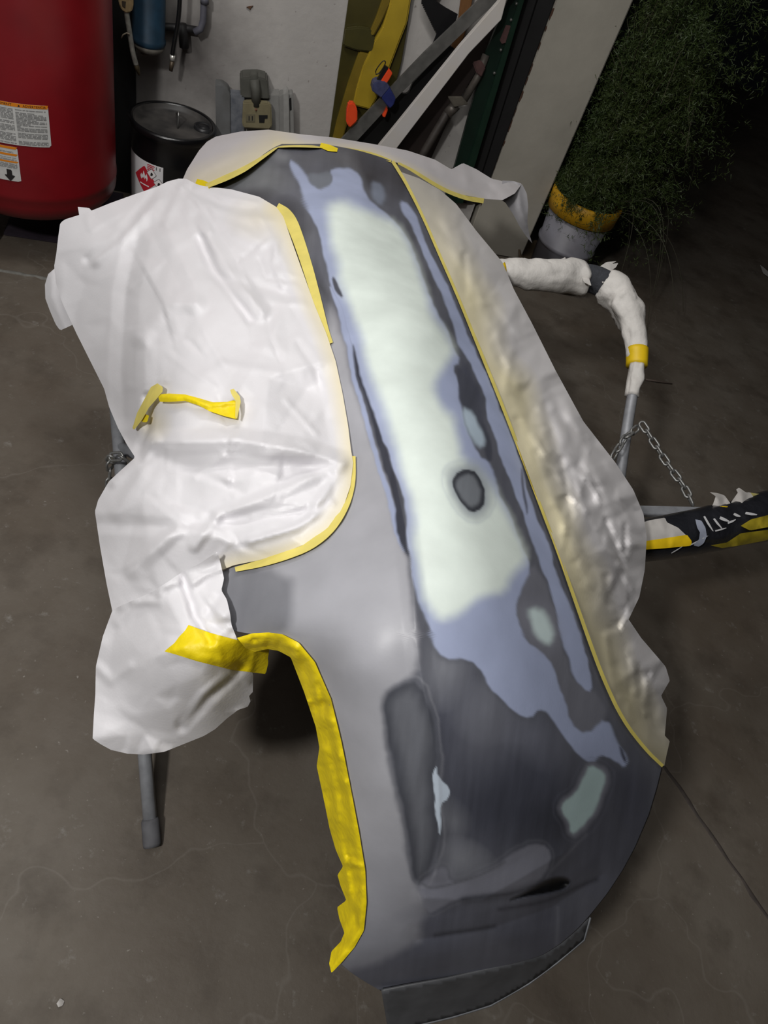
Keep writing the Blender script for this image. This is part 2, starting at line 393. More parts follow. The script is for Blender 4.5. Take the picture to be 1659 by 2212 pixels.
HP = TPS([(450, 400, .74), (520, 360, .79), (600, 315, .80), (700, 312, .80), (850, 348, .77), (560, 440, .83), (640, 450, .865), (780, 430, .87), (915, 470, .82),
          (700, 700, .895), (850, 700, .94), (940, 700, .93), (1012, 700, .875), (765, 1000, .895), (860, 1000, .945), (1000, 1000, .955), (1130, 1000, .89),
          (480, 1240, .775), (650, 1240, .87), (760, 1240, .915), (890, 1240, .95), (1060, 1240, .95), (1220, 1240, .87), (500, 1350, .775), (620, 1350, .85),
          (690, 1450, .815), (735, 1450, .866), (780, 1450, .888), (900, 1450, .91), (1100, 1450, .905), (1295, 1450, .81), (745, 1700, .715), (790, 1700, .764), (830, 1700, .785), (940, 1700, .81), (1200, 1700, .79), (1420, 1660, .66),
          (785, 1900, .63), (860, 1900, .665), (950, 1900, .68), (1150, 1900, .665), (1335, 1900, .545), (765, 2050, .53), (950, 2060, .535), (1150, 2040, .515),
          (740, 2085, .50), (830, 2141, .455), (1000, 2110, .475), (1190, 2060, .47)])
CREASE = [(735, 640), (760, 740), (800, 880), (850, 1020), (880, 1160), (893, 1280), (905, 1430), (925, 1540), (945, 1680), (950, 1800), (940, 1890)]
PC = dict(dark=(72, 74, 85), mid=(120, 121, 129), silver=(168, 168, 174), blue=(160, 169, 197), mint=(223, 233, 226), pale=(196, 208, 222), black=(12, 12, 14), grey=(132, 133, 144))
BLUE1 = [(627, 345), (645, 352), (662, 373), (668, 395), (686, 410), (704, 398), (716, 385), (705, 366), (726, 360), (756, 364), (775, 382), (784, 410), (803, 434), (825, 455), (850, 470), (880, 510), (905, 570), (930, 640), (955, 690), (985, 745), (998, 785), (975, 795), (990, 830), (1000, 880), (1010, 930), (1030, 980), (1065, 1000), (1075, 1060), (1100, 1110), (1130, 1180), (1150, 1230), (1120, 1290), (1118, 1340), (1140, 1390), (1175, 1410), (1200, 1440), (1215, 1500), (1235, 1560), (1270, 1585), (1305, 1550), (1330, 1600), (1355, 1640), (1345, 1660), (1320, 1640), (1300, 1628), (1280, 1650), (1250, 1630), (1210, 1575), (1185, 1545), (1165, 1535), (1145, 1555), (1110, 1540), (1060, 1480), (1030, 1435), (1000, 1420), (960, 1425), (935, 1390), (915, 1320), (885, 1240), (890, 1200), (875, 1100), (850, 1000), (810, 900), (780, 820), (755, 740), (735, 660), (715, 590), (690, 510), (670, 460), (652, 420), (648, 395), (636, 375)]
BLUE2 = [(866, 434), (880, 440), (905, 480), (930, 540), (965, 620), (1000, 700), (1040, 790), (1085, 890), (1115, 980), (1150, 1090), (1190, 1200), (1230, 1310), (1265, 1410), (1280, 1480), (1268, 1495), (1240, 1460), (1220, 1400), (1200, 1330), (1180, 1260), (1160, 1200), (1135, 1120), (1080, 1000), (1068, 930), (1045, 850), (1012, 780), (985, 720), (960, 650), (925, 570), (895, 490), (870, 460)]
BLUE3 = [(716, 600), (735, 650), (752, 720), (768, 790), (782, 850), (800, 910), (822, 990), (845, 1070), (870, 1150), (880, 1200), (868, 1190), (846, 1110), (822, 1030), (800, 950), (780, 880), (760, 800), (742, 730), (724, 660)]
MINT = [(705, 440), (740, 428), (780, 452), (815, 468), (860, 480), (890, 540), (915, 610), (935, 680), (965, 720), (990, 755), (965, 785), (940, 810), (935, 850), (955, 880), (985, 900), (985, 930), (1000, 990), (1040, 1010), (1070, 1060), (1100, 1120), (1135, 1180), (1140, 1215), (1110, 1240), (1095, 1275), (1050, 1285), (1020, 1300), (990, 1330), (950, 1345), (925, 1310), (905, 1250), (903, 1180), (890, 1090), (870, 1010), (845, 930), (820, 860), (795, 780), (770, 700), (745, 630), (730, 560), (712, 500)]
ISLE = [(980, 1060), (976, 1040), (990, 1016), (1020, 1008), (1040, 1030), (1050, 1065), (1045, 1093), (1022, 1105), (1000, 1085)]
STREAK = [(985, 798), (1002, 800), (1025, 850), (1042, 885), (1055, 925), (1066, 992), (1056, 1000), (1042, 972), (1050, 950), (1036, 915), (1020, 885), (1002, 880), (990, 850)]
CRESC = [(757, 735), (772, 770), (790, 840), (818, 915), (845, 990), (868, 1080), (888, 1190), (880, 1214), (862, 1150), (846, 1060), (824, 980), (806, 905), (784, 840), (766, 780)]
SILVER = [(700, 640), (735, 700), (760, 800), (790, 900), (830, 1030), (862, 1140), (884, 1230), (896, 1330), (908, 1440), (880, 1470), (845, 1485), (828, 1530), (845, 1640), (862, 1740), (880, 1850), (900, 1910), (925, 1950), (900, 2060), (600, 2140), (450, 1500), (450, 1100), (700, 1000)]
LPATCH = [(829, 1519), (845, 1490), (890, 1474), (905, 1492), (918, 1500), (935, 1560), (942, 1650), (945, 1800), (935, 1880), (915, 1910), (895, 1890), (885, 1830), (870, 1750), (855, 1680), (845, 1610), (835, 1560)]
WSPOT = [(942, 1648), (950, 1675), (972, 1705), (970, 1728), (956, 1735), (952, 1775), (946, 1808), (942, 1800), (946, 1735), (940, 1700)]
MSPOT = [(1275, 1650), (1300, 1668), (1306, 1700), (1290, 1750), (1255, 1790), (1235, 1800), (1228, 1775), (1210, 1750), (1220, 1730), (1250, 1715), (1260, 1680)]
MELL = [(1140, 1315), (1162, 1308), (1188, 1345), (1200, 1383), (1186, 1400), (1160, 1374)]
SWOOSH = [(905, 1912), (935, 1890), (960, 1868), (975, 1905), (1010, 1900), (1060, 1870), (1110, 1838), (1150, 1826), (1183, 1832), (1193, 1865), (1165, 1905), (1110, 1930), (1030, 1935), (960, 1950), (915, 1975)]
HOLE = [(1090, 1948), (1140, 1925), (1180, 1900), (1212, 1892), (1236, 1902), (1226, 1920), (1190, 1930), (1140, 1938)]
BANDG = [(1150, 1215), (1175, 1260), (1200, 1340), (1222, 1420), (1245, 1470), (1290, 1500), (1310, 1548), (1270, 1590), (1232, 1560), (1212, 1500), (1196, 1440), (1172, 1410), (1140, 1390), (1116, 1340), (1120, 1290)]
def panel_colours(px, py):
    qx = px + 5 * wob(px, py, .035, 1) + 1.1 * wob(px, py, .13, 2); qy = py + 5 * wob(px, py, .035, 3) + 1.1 * wob(px, py, .13, 4)
    c = np.tile(srgb_np(PC['dark']), (len(px), 1))
    def lay(poly, key, soft, amt=1., bias=0.):
        nonlocal c
        d = sdf(qx, qy, smooth_poly(poly, 1)) + bias; a = np.clip(.5 - d / soft, 0, 1); a = amt * a * a * (3 - 2 * a)
        col = srgb_np(PC[key]) if isinstance(key, str) else srgb_np(key)
        c = c * (1 - a[:, None]) + col * a[:, None]
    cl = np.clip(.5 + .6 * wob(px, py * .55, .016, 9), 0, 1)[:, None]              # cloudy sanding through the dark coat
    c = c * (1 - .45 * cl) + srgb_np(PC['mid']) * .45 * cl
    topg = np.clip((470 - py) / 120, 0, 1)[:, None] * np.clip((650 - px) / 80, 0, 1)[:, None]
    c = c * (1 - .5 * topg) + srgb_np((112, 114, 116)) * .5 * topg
    lay(SILVER, 'silver', 26); lay([(470, 1225), (628, 1225), (632, 1340), (610, 1380), (480, 1380)], (118, 119, 125), 30, .8)
    def blob(x, y, rx, ry, col, amt):
        nonlocal c
        d = np.hypot((px - x + 14 * wob(px, py, .02, 61)) / rx, (py - y + 14 * wob(px, py, .02, 62)) / ry); a = amt * np.clip(1 - d, 0, 1)[:, None] ** .8; c = c * (1 - a) + srgb_np(col) * a
    for q in ((955, 1450, 70, 90, (132, 134, 141), .7), (1060, 1530, 90, 80, (116, 118, 127), .6), (1150, 1590, 70, 80, (112, 114, 126), .6), (1000, 1860, 70, 55, (142, 144, 150), .7), (985, 1770, 40, 60, (128, 130, 136), .6), (1075, 1720, 110, 120, (60, 62, 72), .8), (1180, 1790, 90, 70, (58, 60, 70), .6), (1260, 1530, 45, 60, (120, 121, 130), .5), (1360, 1700, 50, 110, (66, 68, 82), .6), (560, 395, 90, 45, (128, 130, 131), .6), (640, 350, 60, 30, (70, 70, 76), .6), (790, 365, 100, 45, (44, 42, 48), .9), (860, 400, 55, 60, (48, 46, 52), .9), (745, 345, 40, 24, (118, 118, 124), .6), (600, 340, 34, 18, (132, 134, 138), .6), (890, 470, 20, 70, (52, 50, 56), .8), (935, 590, 20, 90, (60, 60, 68), .7), (700, 335, 90, 18, (92, 93, 98), .5), (660, 560, 30, 90, (110, 112, 116), .6), (690, 680, 25, 80, (116, 118, 124), .6), (630, 455, 40, 40, (46, 46, 50), .9), (655, 520, 18, 60, (58, 58, 63), .8), (540, 425, 80, 22, (52, 51, 54), .8), (690, 620, 14, 70, (62, 63, 68), .8), (1000, 1985, 160, 40, (92, 94, 106), .6), (1130, 2010, 120, 50, (60, 62, 74), .6), (1290, 1860, 70, 90, (84, 86, 100), .5)): blob(*q)  # tonal blobs; the palest, low on the panel, paints in a reflected sheen
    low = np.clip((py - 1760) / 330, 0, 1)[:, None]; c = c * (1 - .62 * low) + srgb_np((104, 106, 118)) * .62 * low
    for poly, kk in ((BLUE1, 20), (BLUE2, 14), (LPATCH, 26)): lay(poly, (92, 94, 102), 16, .65, -kk * .4)
    lay(BANDG, (112, 113, 122), 12); lay(LPATCH, (70, 72, 80), 9); lay(LPATCH, (112, 114, 121), 40, .8, 16); lay(BLUE3, 'blue', 6)
    lay(BLUE1, 'blue', 7); lay(BLUE2, 'blue', 6)
    lay([(662, 375), (690, 372), (705, 366), (716, 385), (704, 400), (686, 410), (670, 398)], (118, 124, 134), 8, .7)
    lay([(800, 395), (830, 400), (838, 430), (825, 448), (808, 430)], (140, 150, 170), 12, .6)
    lay(MINT, 'mint', 34); lay(CRESC, (58, 60, 70), 7); lay(STREAK, (72, 74, 84), 8)
    lay([(1000, 880), (1025, 890), (1042, 925), (1048, 960), (1030, 965), (1010, 930)], (178, 194, 208), 14, .9)
    lay(ISLE, (120, 126, 140), 40, .75, -14); lay(ISLE, (58, 60, 66), 5); lay([(a * .74 + 1013 * .26, b * .74 + 1057 * .26) for a, b in ISLE], (112, 116, 122), 12)
    lay([(722, 590), (732, 600), (745, 640), (738, 642), (726, 615)], (70, 72, 82), 5); lay([(1120, 1010), (1128, 1020), (1142, 1110), (1136, 1115)], (100, 104, 120), 6)
    lay([(952, 1030), (962, 1040), (960, 1100), (948, 1090)], 'mint', 20)
    lay(MELL, 'grey', 40, .5, -16); lay(MELL, (200, 216, 216), 18); lay(MSPOT, 'grey', 14, .8, -9); lay(MSPOT, (182, 204, 204), 9); lay(WSPOT, 'pale', 3)
    lay([(1335, 1612), (1342, 1618), (1350, 1645), (1342, 1648)], (70, 72, 84), 5)
    lay(SWOOSH, 'grey', 10, .8)
    for poly, off_, col in ((LPATCH, 13, (168, 169, 176)), (MSPOT, 20, (110, 112, 126)), (SWOOSH, 8, (132, 134, 142)), (ISLE, 24, (168, 178, 190))):
        d = np.abs(sdf(qx, qy, smooth_poly(poly, 2)) - off_); a = np.clip(1 - d / 5, 0, 1)[:, None] * .22; c = c * (1 - a) + srgb_np(col) * a
    d = sdf(px, py, smooth_poly(HOLE, 2)); a = np.clip(.5 - d / 8, 0, 1)[:, None]; c = c * (1 - a) + srgb_np(PC['black']) * a
    for ln, w, k in (([(1000, 1945), (1090, 1930), (1180, 1905)], 9, (40, 41, 48)), ([(1080, 1962), (1190, 1945), (1290, 1900)], 6, (46, 47, 56)), ([(940, 2022), (1010, 2014), (1070, 2000)], 6, (34, 35, 42)), ([(905, 1905), (930, 1925), (1000, 1905), (1090, 1860)], 4, (88, 90, 96)), ([(1195, 1880), (1225, 1850), (1265, 1800)], 4, (112, 113, 122)), ([(1205, 1960), (1204, 2000), (1202, 2040)], 5, (120, 122, 132))):
        d = seg_dist(px + 4 * wob(px, py, .02, 12), py + 4 * wob(px, py, .02, 13), smooth_poly(ln, 2, False)); a = np.clip(1 - d / (w * 1.8), 0, 1)[:, None] ** 1.5 * .6; c = c * (1 - a) + srgb_np(k) * a
    dk = np.clip((.30 - c.mean(1)) / .25, 0, 1); return c * (1 + .10 * dk * wob(px + .12 * py, py * .08, .16, 71) + .05 * dk * wob(px + .12 * py, py * .1, .5, 72))[:, None]
def panel_relief(px, py):
    r = .005 * np.maximum(0, 1 - seg_dist(px, py, CREASE) / 30) ** 1.3
    r = r - .018 * np.clip(-sdf(px, py, smooth_poly(HOLE, 2)) / 12, 0, 1)
    r = r + .006 * np.maximum(0, 1 - seg_dist(px, py, [(920, 1940), (1040, 1945), (1120, 1900), (1185, 1862), (1215, 1845)]) / 38) ** 1.5
    r = r - .007 * np.maximum(0, 1 - seg_dist(px, py, [(900, 2030), (1060, 2005), (1190, 1960), (1300, 1890)]) / 40) ** 1.5
    r = r - .010 * np.clip(1 - np.hypot((px - 675) / 40, (py - 385) / 26), 0, 1)
    r = r - .035 * np.clip((py - 2035 + (px - 830) * .09) / 95, 0, 1) ** 2
    return r
bump_e = thing('bumper_cover', 'long grey and blue primed car bumper cover with pale filler, face up on the stand', 'car bumper', P(900, 1200, 0))
lb, rb = np.array(LB, float), np.array(RB, float)
ys = np.linspace(311, 2140, 520); nc = 230
xl, xr = np.interp(ys, lb[:, 0], lb[:, 1]), np.interp(ys, rb[:, 0], rb[:, 1])
ker = np.array([1, 2, 1]) / 4.
for _ in range(3):
    xl[1:-1] = np.convolve(xl, ker, 'valid'); xr[1:-1] = np.convolve(xr, ker, 'valid')
tt = np.linspace(0, 1, nc); GX = xl[:, None] + (xr - xl)[:, None] * tt; GY = np.broadcast_to(ys[:, None], GX.shape)
gx, gy = GX.ravel(), GY.ravel().copy()
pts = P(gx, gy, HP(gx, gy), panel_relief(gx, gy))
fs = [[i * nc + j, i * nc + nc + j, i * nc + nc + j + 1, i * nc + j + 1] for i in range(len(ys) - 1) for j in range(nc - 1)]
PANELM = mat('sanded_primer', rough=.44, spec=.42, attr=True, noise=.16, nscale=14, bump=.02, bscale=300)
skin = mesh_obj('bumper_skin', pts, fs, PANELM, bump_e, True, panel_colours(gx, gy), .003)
# flange below the near end
FL = [(824, 2141), (880, 2130), (965, 2115), (1030, 2100), (1095, 2085), (1170, 2065), (1210, 2040), (1245, 2010), (1275, 1982), (1262, 2030), (1203, 2080), (1142, 2125), (1060, 2172), (978, 2197), (906, 2214), (850, 2232), (838, 2225)]
HF = lambda x, y: HP(x, y) - .015 - .0002 * np.maximum(0, seg_dist(x, y, FL[:9]))
sheet('lower_flange', FL, HF, mat('raw_plastic', (84, 85, 88), .5, noise=.3, nscale=30), bump_e, 8, crumple=(), lift=-.004, solid=.003)
tube('flange_edge', P(*np.array(FL[8:]).T, HF(*np.array(FL[8:]).T), -.004), .0016, mat('raw_plastic_edge', (104, 106, 110), .45), bump_e, 6)

# ================================================================== masking paper
PAPER = mat('masking_paper', rough=.46, spec=.38, attr=True, noise=.05, nscale=9, bump=.04, bscale=240)
TAPE = mat('yellow_tape', (244, 218, 22), .5, spec=.4, noise=.14, nscale=26, bump=.12, bscale=120)
TAPE_PALE = mat('pale_yellow_tape', (229, 212, 112), .55, noise=.16, nscale=30)
WHITE = srgb_np((222, 220, 223)); CREAM = srgb_np((228, 216, 178))
tape_line = [(b, a) for a, b in RB[4:22]]
A_R = [(597, 447), (612, 468), (630, 520), (655, 590), (680, 660), (705, 720), (725, 780), (740, 850), (752, 920), (758, 970), (763, 1000), (757, 1050), (740, 1100), (705, 1145), (660, 1175), (610, 1195), (560, 1210), (505, 1221), (478, 1232)]
HA = TPS([(x, y, float(HP(np.array([x]), np.array([y]))[0]) + .002) for x, y in A_R[::2]] + [(370, 390, .70), (430, 402, .74), (500, 412, .80), (560, 425, .83), (130, 485, .60), (122, 560, .55), (121, 612, .52), (150, 685, .50), (195, 780, .50), (236, 880, .51), (275, 962, .56), (250, 480, .68), (340, 480, .745), (290, 545, .70), (265, 700, .65), (262, 800, .62), (280, 900, .62), (400, 560, .80), (330, 730, .76), (340, 880, .77), (345, 950, .77), (500, 600, .85), (450, 760, .845), (480, 900, .855), (620, 800, .885), (620, 960, .90), (400, 1040, .80), (290, 1000, .71), (235, 1045, .64), (205, 1100, .60), (215, 1180, .59), (243, 1310, .61), (330, 1150, .75), (480, 1120, .84), (330, 1260, .72), (450, 1190, .80)])
PA = [(362, 392), (385, 386), (402, 386), (425, 398), (440, 402), (500, 409), (560, 425)] + A_R + [(466, 1200), (430, 1225), (395, 1240), (330, 1285), (262, 1315), (243, 1322), (230, 1260), (216, 1180), (205, 1105), (212, 1080), (235, 1040), (262, 1015), (292, 988), (275, 962), (255, 925), (236, 880), (225, 840), (195, 780), (165, 720), (135, 655), (121, 612), (117, 575), (122, 545), (126, 510), (130, 482), (140, 474), (185, 460), (240, 438), (290, 420), (340, 403)]
def ca(px, py):
    y = np.clip(1 - seg_dist(px, py, A_R) / 36, 0, 1) * .8 + .55 * np.clip(1 - np.hypot((px - 335) / 42, (py - 915) / 48), 0, 1) + .4 * np.clip(1 - np.hypot((px - 560) / 80, (py - 470) / 60), 0, 1)
    y = np.clip(y, 0, 1)[:, None]; return WHITE * (1 - y) + CREAM * y
crA = [([(349, 478), (300, 500), (290, 545), (272, 630), (262, 804), (268, 900)], -.014, 30), ([(210, 560), (280, 500), (345, 430)], .010, 22), ([(190, 560), (250, 520), (330, 420)], -.008, 14), ([(322, 860), (318, 930), (300, 985)], -.035, 16), ([(335, 950), (300, 990), (245, 1040)], .02, 18), ([(401, 435), (418, 470), (470, 543), (501, 596), (566, 674)], .013, 24), ([(430, 410), (470, 470), (560, 520)], .008, 20), ([(436, 517), (457, 587)], -.012, 18), ([(303, 730), (362, 656), (423, 656)], .012, 26), ([(314, 730), (314, 930)], .010, 26),
       ([(327, 956), (514, 951), (644, 973), (744, 1003)], .020, 30), ([(330, 1010), (520, 1010), (740, 1006)], -.010, 26), ([(744, 1003), (600, 1064), (470, 1116)], .010, 20), ([(744, 1003), (674, 1108)], .008, 18), ([(210, 1130), (362, 1138), (470, 1125), (622, 1108), (705, 1103)], -.010, 22),
       ([(288, 1233), (384, 1142)], .012, 22), ([(318, 1000), (253, 1108)], .008, 22), ([(470, 1116), (420, 1180)], .008, 16), ([(560, 470), (610, 560), (690, 720)], .006, 26), ([(470, 600), (560, 620), (640, 640)], -.007, 18), ([(540, 1170), (640, 1140), (720, 1090)], .008, 14),
       ([(400, 395), (380, 430), (360, 480)], .010, 16), ([(410, 400), (430, 440), (520, 470), (590, 475)], .008, 14), ([(500, 880), (600, 700), (640, 640)], .006, 30), ([(349, 478), (420, 610), (423, 656)], .006, 30)]
crA = [(p, a * (1.7 if min(q[1] for q in p) < 620 else 1.25), w) for p, a, w in crA]
crA += [([(372, 392), (400, 410), (430, 440), (455, 500)], .014, 10), ([(390, 390), (420, 415), (480, 440), (545, 452)], -.012, 10), ([(430, 402), (480, 425), (560, 440)], .010, 9), ([(418, 470), (440, 540), (480, 610), (540, 690)], -.014, 14), ([(520, 560), (530, 600), (545, 620)], .008, 8), ([(560, 560), (575, 600), (640, 605)], -.008, 9), ([(600, 520), (590, 570), (610, 620)], .008, 10)]
ra = np.random.default_rng(91)
for k in range(24):
    x0, y0 = ra.uniform(330, 690), ra.uniform(430, 1180); a = ra.choice([.9, 1.2, 2.4, .2]) + ra.normal(0, .3); l = ra.uniform(40, 130)
    crA.append(([(x0, y0), (x0 + l * .5 * math.cos(a) + ra.normal(0, 6), y0 + l * .5 * math.sin(a)), (x0 + l * math.cos(a), y0 + l * math.sin(a))], ra.choice([-1, 1]) * ra.uniform(.002, .006), ra.uniform(7, 14)))
mp = thing('masking_paper', 'largest white masking paper sheet covering the left opening of the bumper cover', 'masking paper', P(450, 800, 0))
sheet('paper_sheet', PA, HA, PAPER, mp, 6, crA, ((110, .026), (46, .007), (22, .0015)), 5, .004, ca, edge_fix=A_R)
MAIN_RELIEF = LAST_RELIEF[0]
HH = HA
HR = lambda x, y: HH(x, y) - .05
sheet('rolled_edge', [(118, 580), (104, 592), (97, 615), (98, 645), (108, 672), (120, 700), (130, 714), (160, 700), (150, 670), (135, 640), (126, 600)], HR, PAPER, mp, 6, [([(112, 585), (112, 640), (140, 705)], .02, 26)], (), 4, 0, lambda x, y: np.tile(WHITE, (len(x), 1)))
sheet('upper_corner', [(168, 447), (192, 449), (205, 462), (172, 470)], lambda x, y: HH(x, y) - .02, PAPER, mp, 6, (), (), 4, 0, lambda x, y: np.tile(WHITE, (len(x), 1)))
tl = ribbon('tape_edge', [(597, 448), (622, 463), (639, 501), (661, 566), (683, 641), (704, 713), (715, 741)], [22, 26, 24, 22, 19, 14, 9], HP, TAPE_PALE, mp, .006)
ribbon('tape_edge', [(764, 985), (762, 1040), (748, 1090), (716, 1140), (670, 1178), (610, 1202), (560, 1218), (508, 1230)], [8, 14, 18, 22, 22, 20, 16, 10], HP, TAPE_PALE, mp, .007)
# lower pouch
HB = TPS([(470, 1205, .80), (485, 1240, .785), (500, 1300, .785), (512, 1370, .785), (330, 1290, .72), (245, 1325, .62), (225, 1390, .60), (206, 1450, .55), (204, 1520, .54), (200, 1600, .52), (245, 1627, .51), (310, 1632, .515), (400, 1618, .53), (490, 1570, .57), (538, 1525, .61), (545, 1460, .66), (400, 1400, .75), (330, 1450, .68), (440, 1480, .70), (350, 1560, .59), (460, 1540, .63), (430, 1300, .78)])
PB = [(243, 1318), (262, 1308), (330, 1278), (395, 1235), (430, 1218), (470, 1192), (476, 1215), (484, 1250), (478, 1275), (490, 1295), (497, 1325), (500, 1350), (510, 1375), (520, 1400), (530, 1440), (547, 1455), (546, 1495), (538, 1503), (541, 1515), (535, 1527), (515, 1533), (490, 1552), (465, 1575), (440, 1590), (400, 1606), (355, 1624), (310, 1630), (275, 1628), (240, 1620), (218, 1608), (200, 1596), (203, 1540), (206, 1500), (207, 1440), (222, 1375)]
crB = [([(262, 1308), (330, 1250), (380, 1225), (470, 1195)], .012, 16), ([(395, 1250), (420, 1330), (455, 1385)], -.012, 14), ([(360, 1250), (300, 1300), (255, 1340)], .010, 20), ([(290, 1300), (340, 1300), (350, 1270), (385, 1255)], .009, 14), ([(520, 1440), (440, 1520), (390, 1570)], -.010, 18), ([(500, 1455), (440, 1500), (400, 1560)], .008, 14), ([(210, 1440), (240, 1470), (280, 1440)], .007, 16), ([(415, 1260), (450, 1240), (475, 1230)], .007, 10), ([(390, 1400), (330, 1420), (300, 1500)], .006, 30), ([(470, 1290), (440, 1340), (500, 1370)], -.006, 14)]
mb = thing('masking_paper', 'white paper pouch hanging below the left opening, held by wide yellow tape', 'masking paper', P(330, 1500, 0))
sheet('paper_sheet', PB, HB, PAPER, mb, 6, crB, ((80, .010), (34, .004)), 15, .010, lambda x, y: np.tile(WHITE, (len(x), 1)))
POUCH_RELIEF = LAST_RELIEF[0]
# sheet over the far end
HT = TPS([(x, y, float(HP(np.array([x]), np.array([y]))[0]) + .003) for x, y in [(440, 400), (520, 368), (600, 315), (700, 313), (850, 348)]] + [(395, 388, .64), (430, 325, .62), (465, 295, .62), (580, 280, .66), (720, 297, .68), (880, 325, .68), (985, 365, .66), (1060, 385, .64), (1110, 392, .62), (1050, 430, .62), (965, 412, .70), (890, 366, .75)])
PT = [(395, 387), (404, 366), (430, 325), (447, 306), (466, 295), (520, 284), (580, 280), (650, 290), (720, 297), (800, 310), (880, 325), (940, 345), (975, 366), (1000, 352), (1030, 366), (1062, 386), (1085, 391), (1108, 392), (1128, 396), (1112, 418), (1086, 432), (1050, 430), (1000, 421), (965, 412), (930, 392), (890, 367), (860, 352), (845, 348), (800, 330), (720, 318), (640, 315), (600, 317), (560, 345), (520, 370), (470, 392), (445, 402), (415, 396)]
tp_line = [(445, 402), (470, 392), (520, 370), (560, 345), (600, 317), (640, 315), (720, 318), (800, 330), (845, 348), (890, 367), (965, 412), (1040, 440)]
def ct(px, py):
    y = np.clip(1 - seg_dist(px, py, tp_line[:5]) / 60, 0, 1) * .8 + np.clip(1 - seg_dist(px, py, tp_line[4:]) / 16, 0, 1) * .7
    y = np.clip(y, 0, 1)[:, None]; return srgb_np((205, 201, 203)) * (1 - y) + CREAM * y
mt_ = thing('masking_paper', 'greyish paper strip taped over the far end of the bumper cover, loose tail curling down', 'masking paper', P(700, 300, 0))
sheet('paper_sheet', PT, HT, PAPER, mt_, 6, [([(410, 375), (480, 350), (560, 320)], .010, 18), ([(430, 390), (460, 370), (540, 340)], -.008, 10), ([(600, 300), (720, 306), (880, 338)], .006, 14), ([(930, 350), (950, 385), (1060, 400)], -.012, 16), ([(1000, 355), (1010, 400), (1060, 420)], .010, 16)], ((60, .012), (28, .006)), 21, .004, ct, edge_fix=tp_line, edge_w=25.)
HTL = TPS([(1105, 392, .62), (1135, 415, .60), (1085, 432, .60), (1140, 470, .54), (1110, 470, .54), (1148, 523, .44)])
sheet('loose_tail', [(1085, 390), (1110, 391), (1128, 398), (1138, 418), (1141, 445), (1139, 480), (1143, 505), (1150, 526), (1138, 512), (1124, 492), (1108, 462), (1092, 438), (1080, 430)], HTL, PAPER, mt_, 5, [([(1118, 400), (1124, 450), (1146, 520)], .012, 10)], (), 5, 0, lambda x, y: np.tile(srgb_np((200, 198, 202)), (len(x), 1)))
ribbon('tape_edge', tp_line[:5], [10, 13, 12, 7, 4], HT, TAPE_PALE, mt_, .015)
ribbon('tape_edge', tp_line[4:9], [4, 5, 6, 7, 6], HT, TAPE_PALE, mt_, .015)
ribbon('tape_edge', [(860, 352), (890, 367), (930, 393), (965, 413), (1005, 428), (1045, 434)], [5, 7, 8, 9, 11], lambda x, y: HT(x, y), TAPE_PALE, mt_, .008)
ribbon('tape_bit', [(692, 313), (712, 320), (729, 324)], [10, 14, 8], HP, TAPE, mt_, .009)
ribbon('tape_bit', [(424, 391), (440, 398), (454, 402)], [10, 16, 10], HT, TAPE, mt_, .012)
# sheet along the right side
R_out = [(905, 385), (950, 410), (985, 440), (1030, 500), (1085, 566), (1110, 625), (1150, 700), (1200, 800), (1260, 910), (1330, 1000), (1368, 1058), (1390, 1110), (1397, 1160), (1393, 1230), (1381, 1290), (1358, 1338), (1385, 1378), (1438, 1440), (1447, 1470), (1428, 1503), (1441, 1530), (1436, 1590), (1447, 1600), (1440, 1630), (1435, 1655)]
HRt = TPS([(x, y, float(HP(np.array([x]), np.array([y]))[0]) + .002) for x, y in tape_line[::2]] + [(950, 410, .74), (1030, 500, .76), (1085, 566, .755), (1150, 700, .75), (1200, 800, .75), (1260, 910, .745), (1330, 1000, .72), (1392, 1110, .69), (1397, 1170, .68), (1385, 1280, .66), (1358, 1338, .69), (1440, 1440, .58), (1445, 1475, .56), (1440, 1540, .52), (1445, 1600, .50), (1100, 760, .83), (1220, 960, .83), (1290, 1120, .80), (1310, 1280, .77), (1360, 1440, .69), (1400, 1560, .62)])
PR = [(b, a) for a, b in RB[5:22]] + [(1435, 1655)] + R_out[::-1][1:]
def cr_(px, py):
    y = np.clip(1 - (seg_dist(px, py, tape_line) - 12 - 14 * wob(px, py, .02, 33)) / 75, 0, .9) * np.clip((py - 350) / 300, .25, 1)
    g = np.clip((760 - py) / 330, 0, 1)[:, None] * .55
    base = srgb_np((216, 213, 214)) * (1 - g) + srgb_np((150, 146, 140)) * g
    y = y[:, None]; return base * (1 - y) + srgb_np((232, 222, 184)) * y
mr = thing('masking_paper', 'crumpled paper with cream overspray hanging along the right edge of the bumper cover', 'masking paper', P(1300, 1100, 0))
rr = np.random.default_rng(5); crR = []
for k in range(52):
    y0 = rr.uniform(430, 1600); i = np.interp(y0, rb[:, 0], rb[:, 1]); x0 = i + rr.uniform(15, 170) * np.clip((y0 - 500) / 500, .4, 1); a = rr.uniform(.7, 1.9); l = rr.uniform(35, 130)
    crR.append(([(x0, y0), (x0 + l * math.cos(a) + 12, y0 + l * math.sin(a))], rr.choice([-1, 1]) * rr.uniform(.006, .014), rr.uniform(8, 18)))
crR += [([(960, 470), (1010, 560), (1060, 700), (1120, 830)], .010, 18), ([(1070, 770), (1140, 930), (1200, 1090), (1270, 1260)], .010, 22), ([(1225, 870), (1262, 960), (1330, 1120), (1392, 1200)], .010, 20)]
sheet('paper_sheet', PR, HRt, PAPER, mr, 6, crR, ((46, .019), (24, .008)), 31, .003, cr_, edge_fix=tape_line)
ribbon('tape_edge', tape_line, [7, 6, 6, 7, 7, 6, 7, 8, 8, 7], HP, TAPE_PALE, mr, .011, crumple=.0006, sub=3)

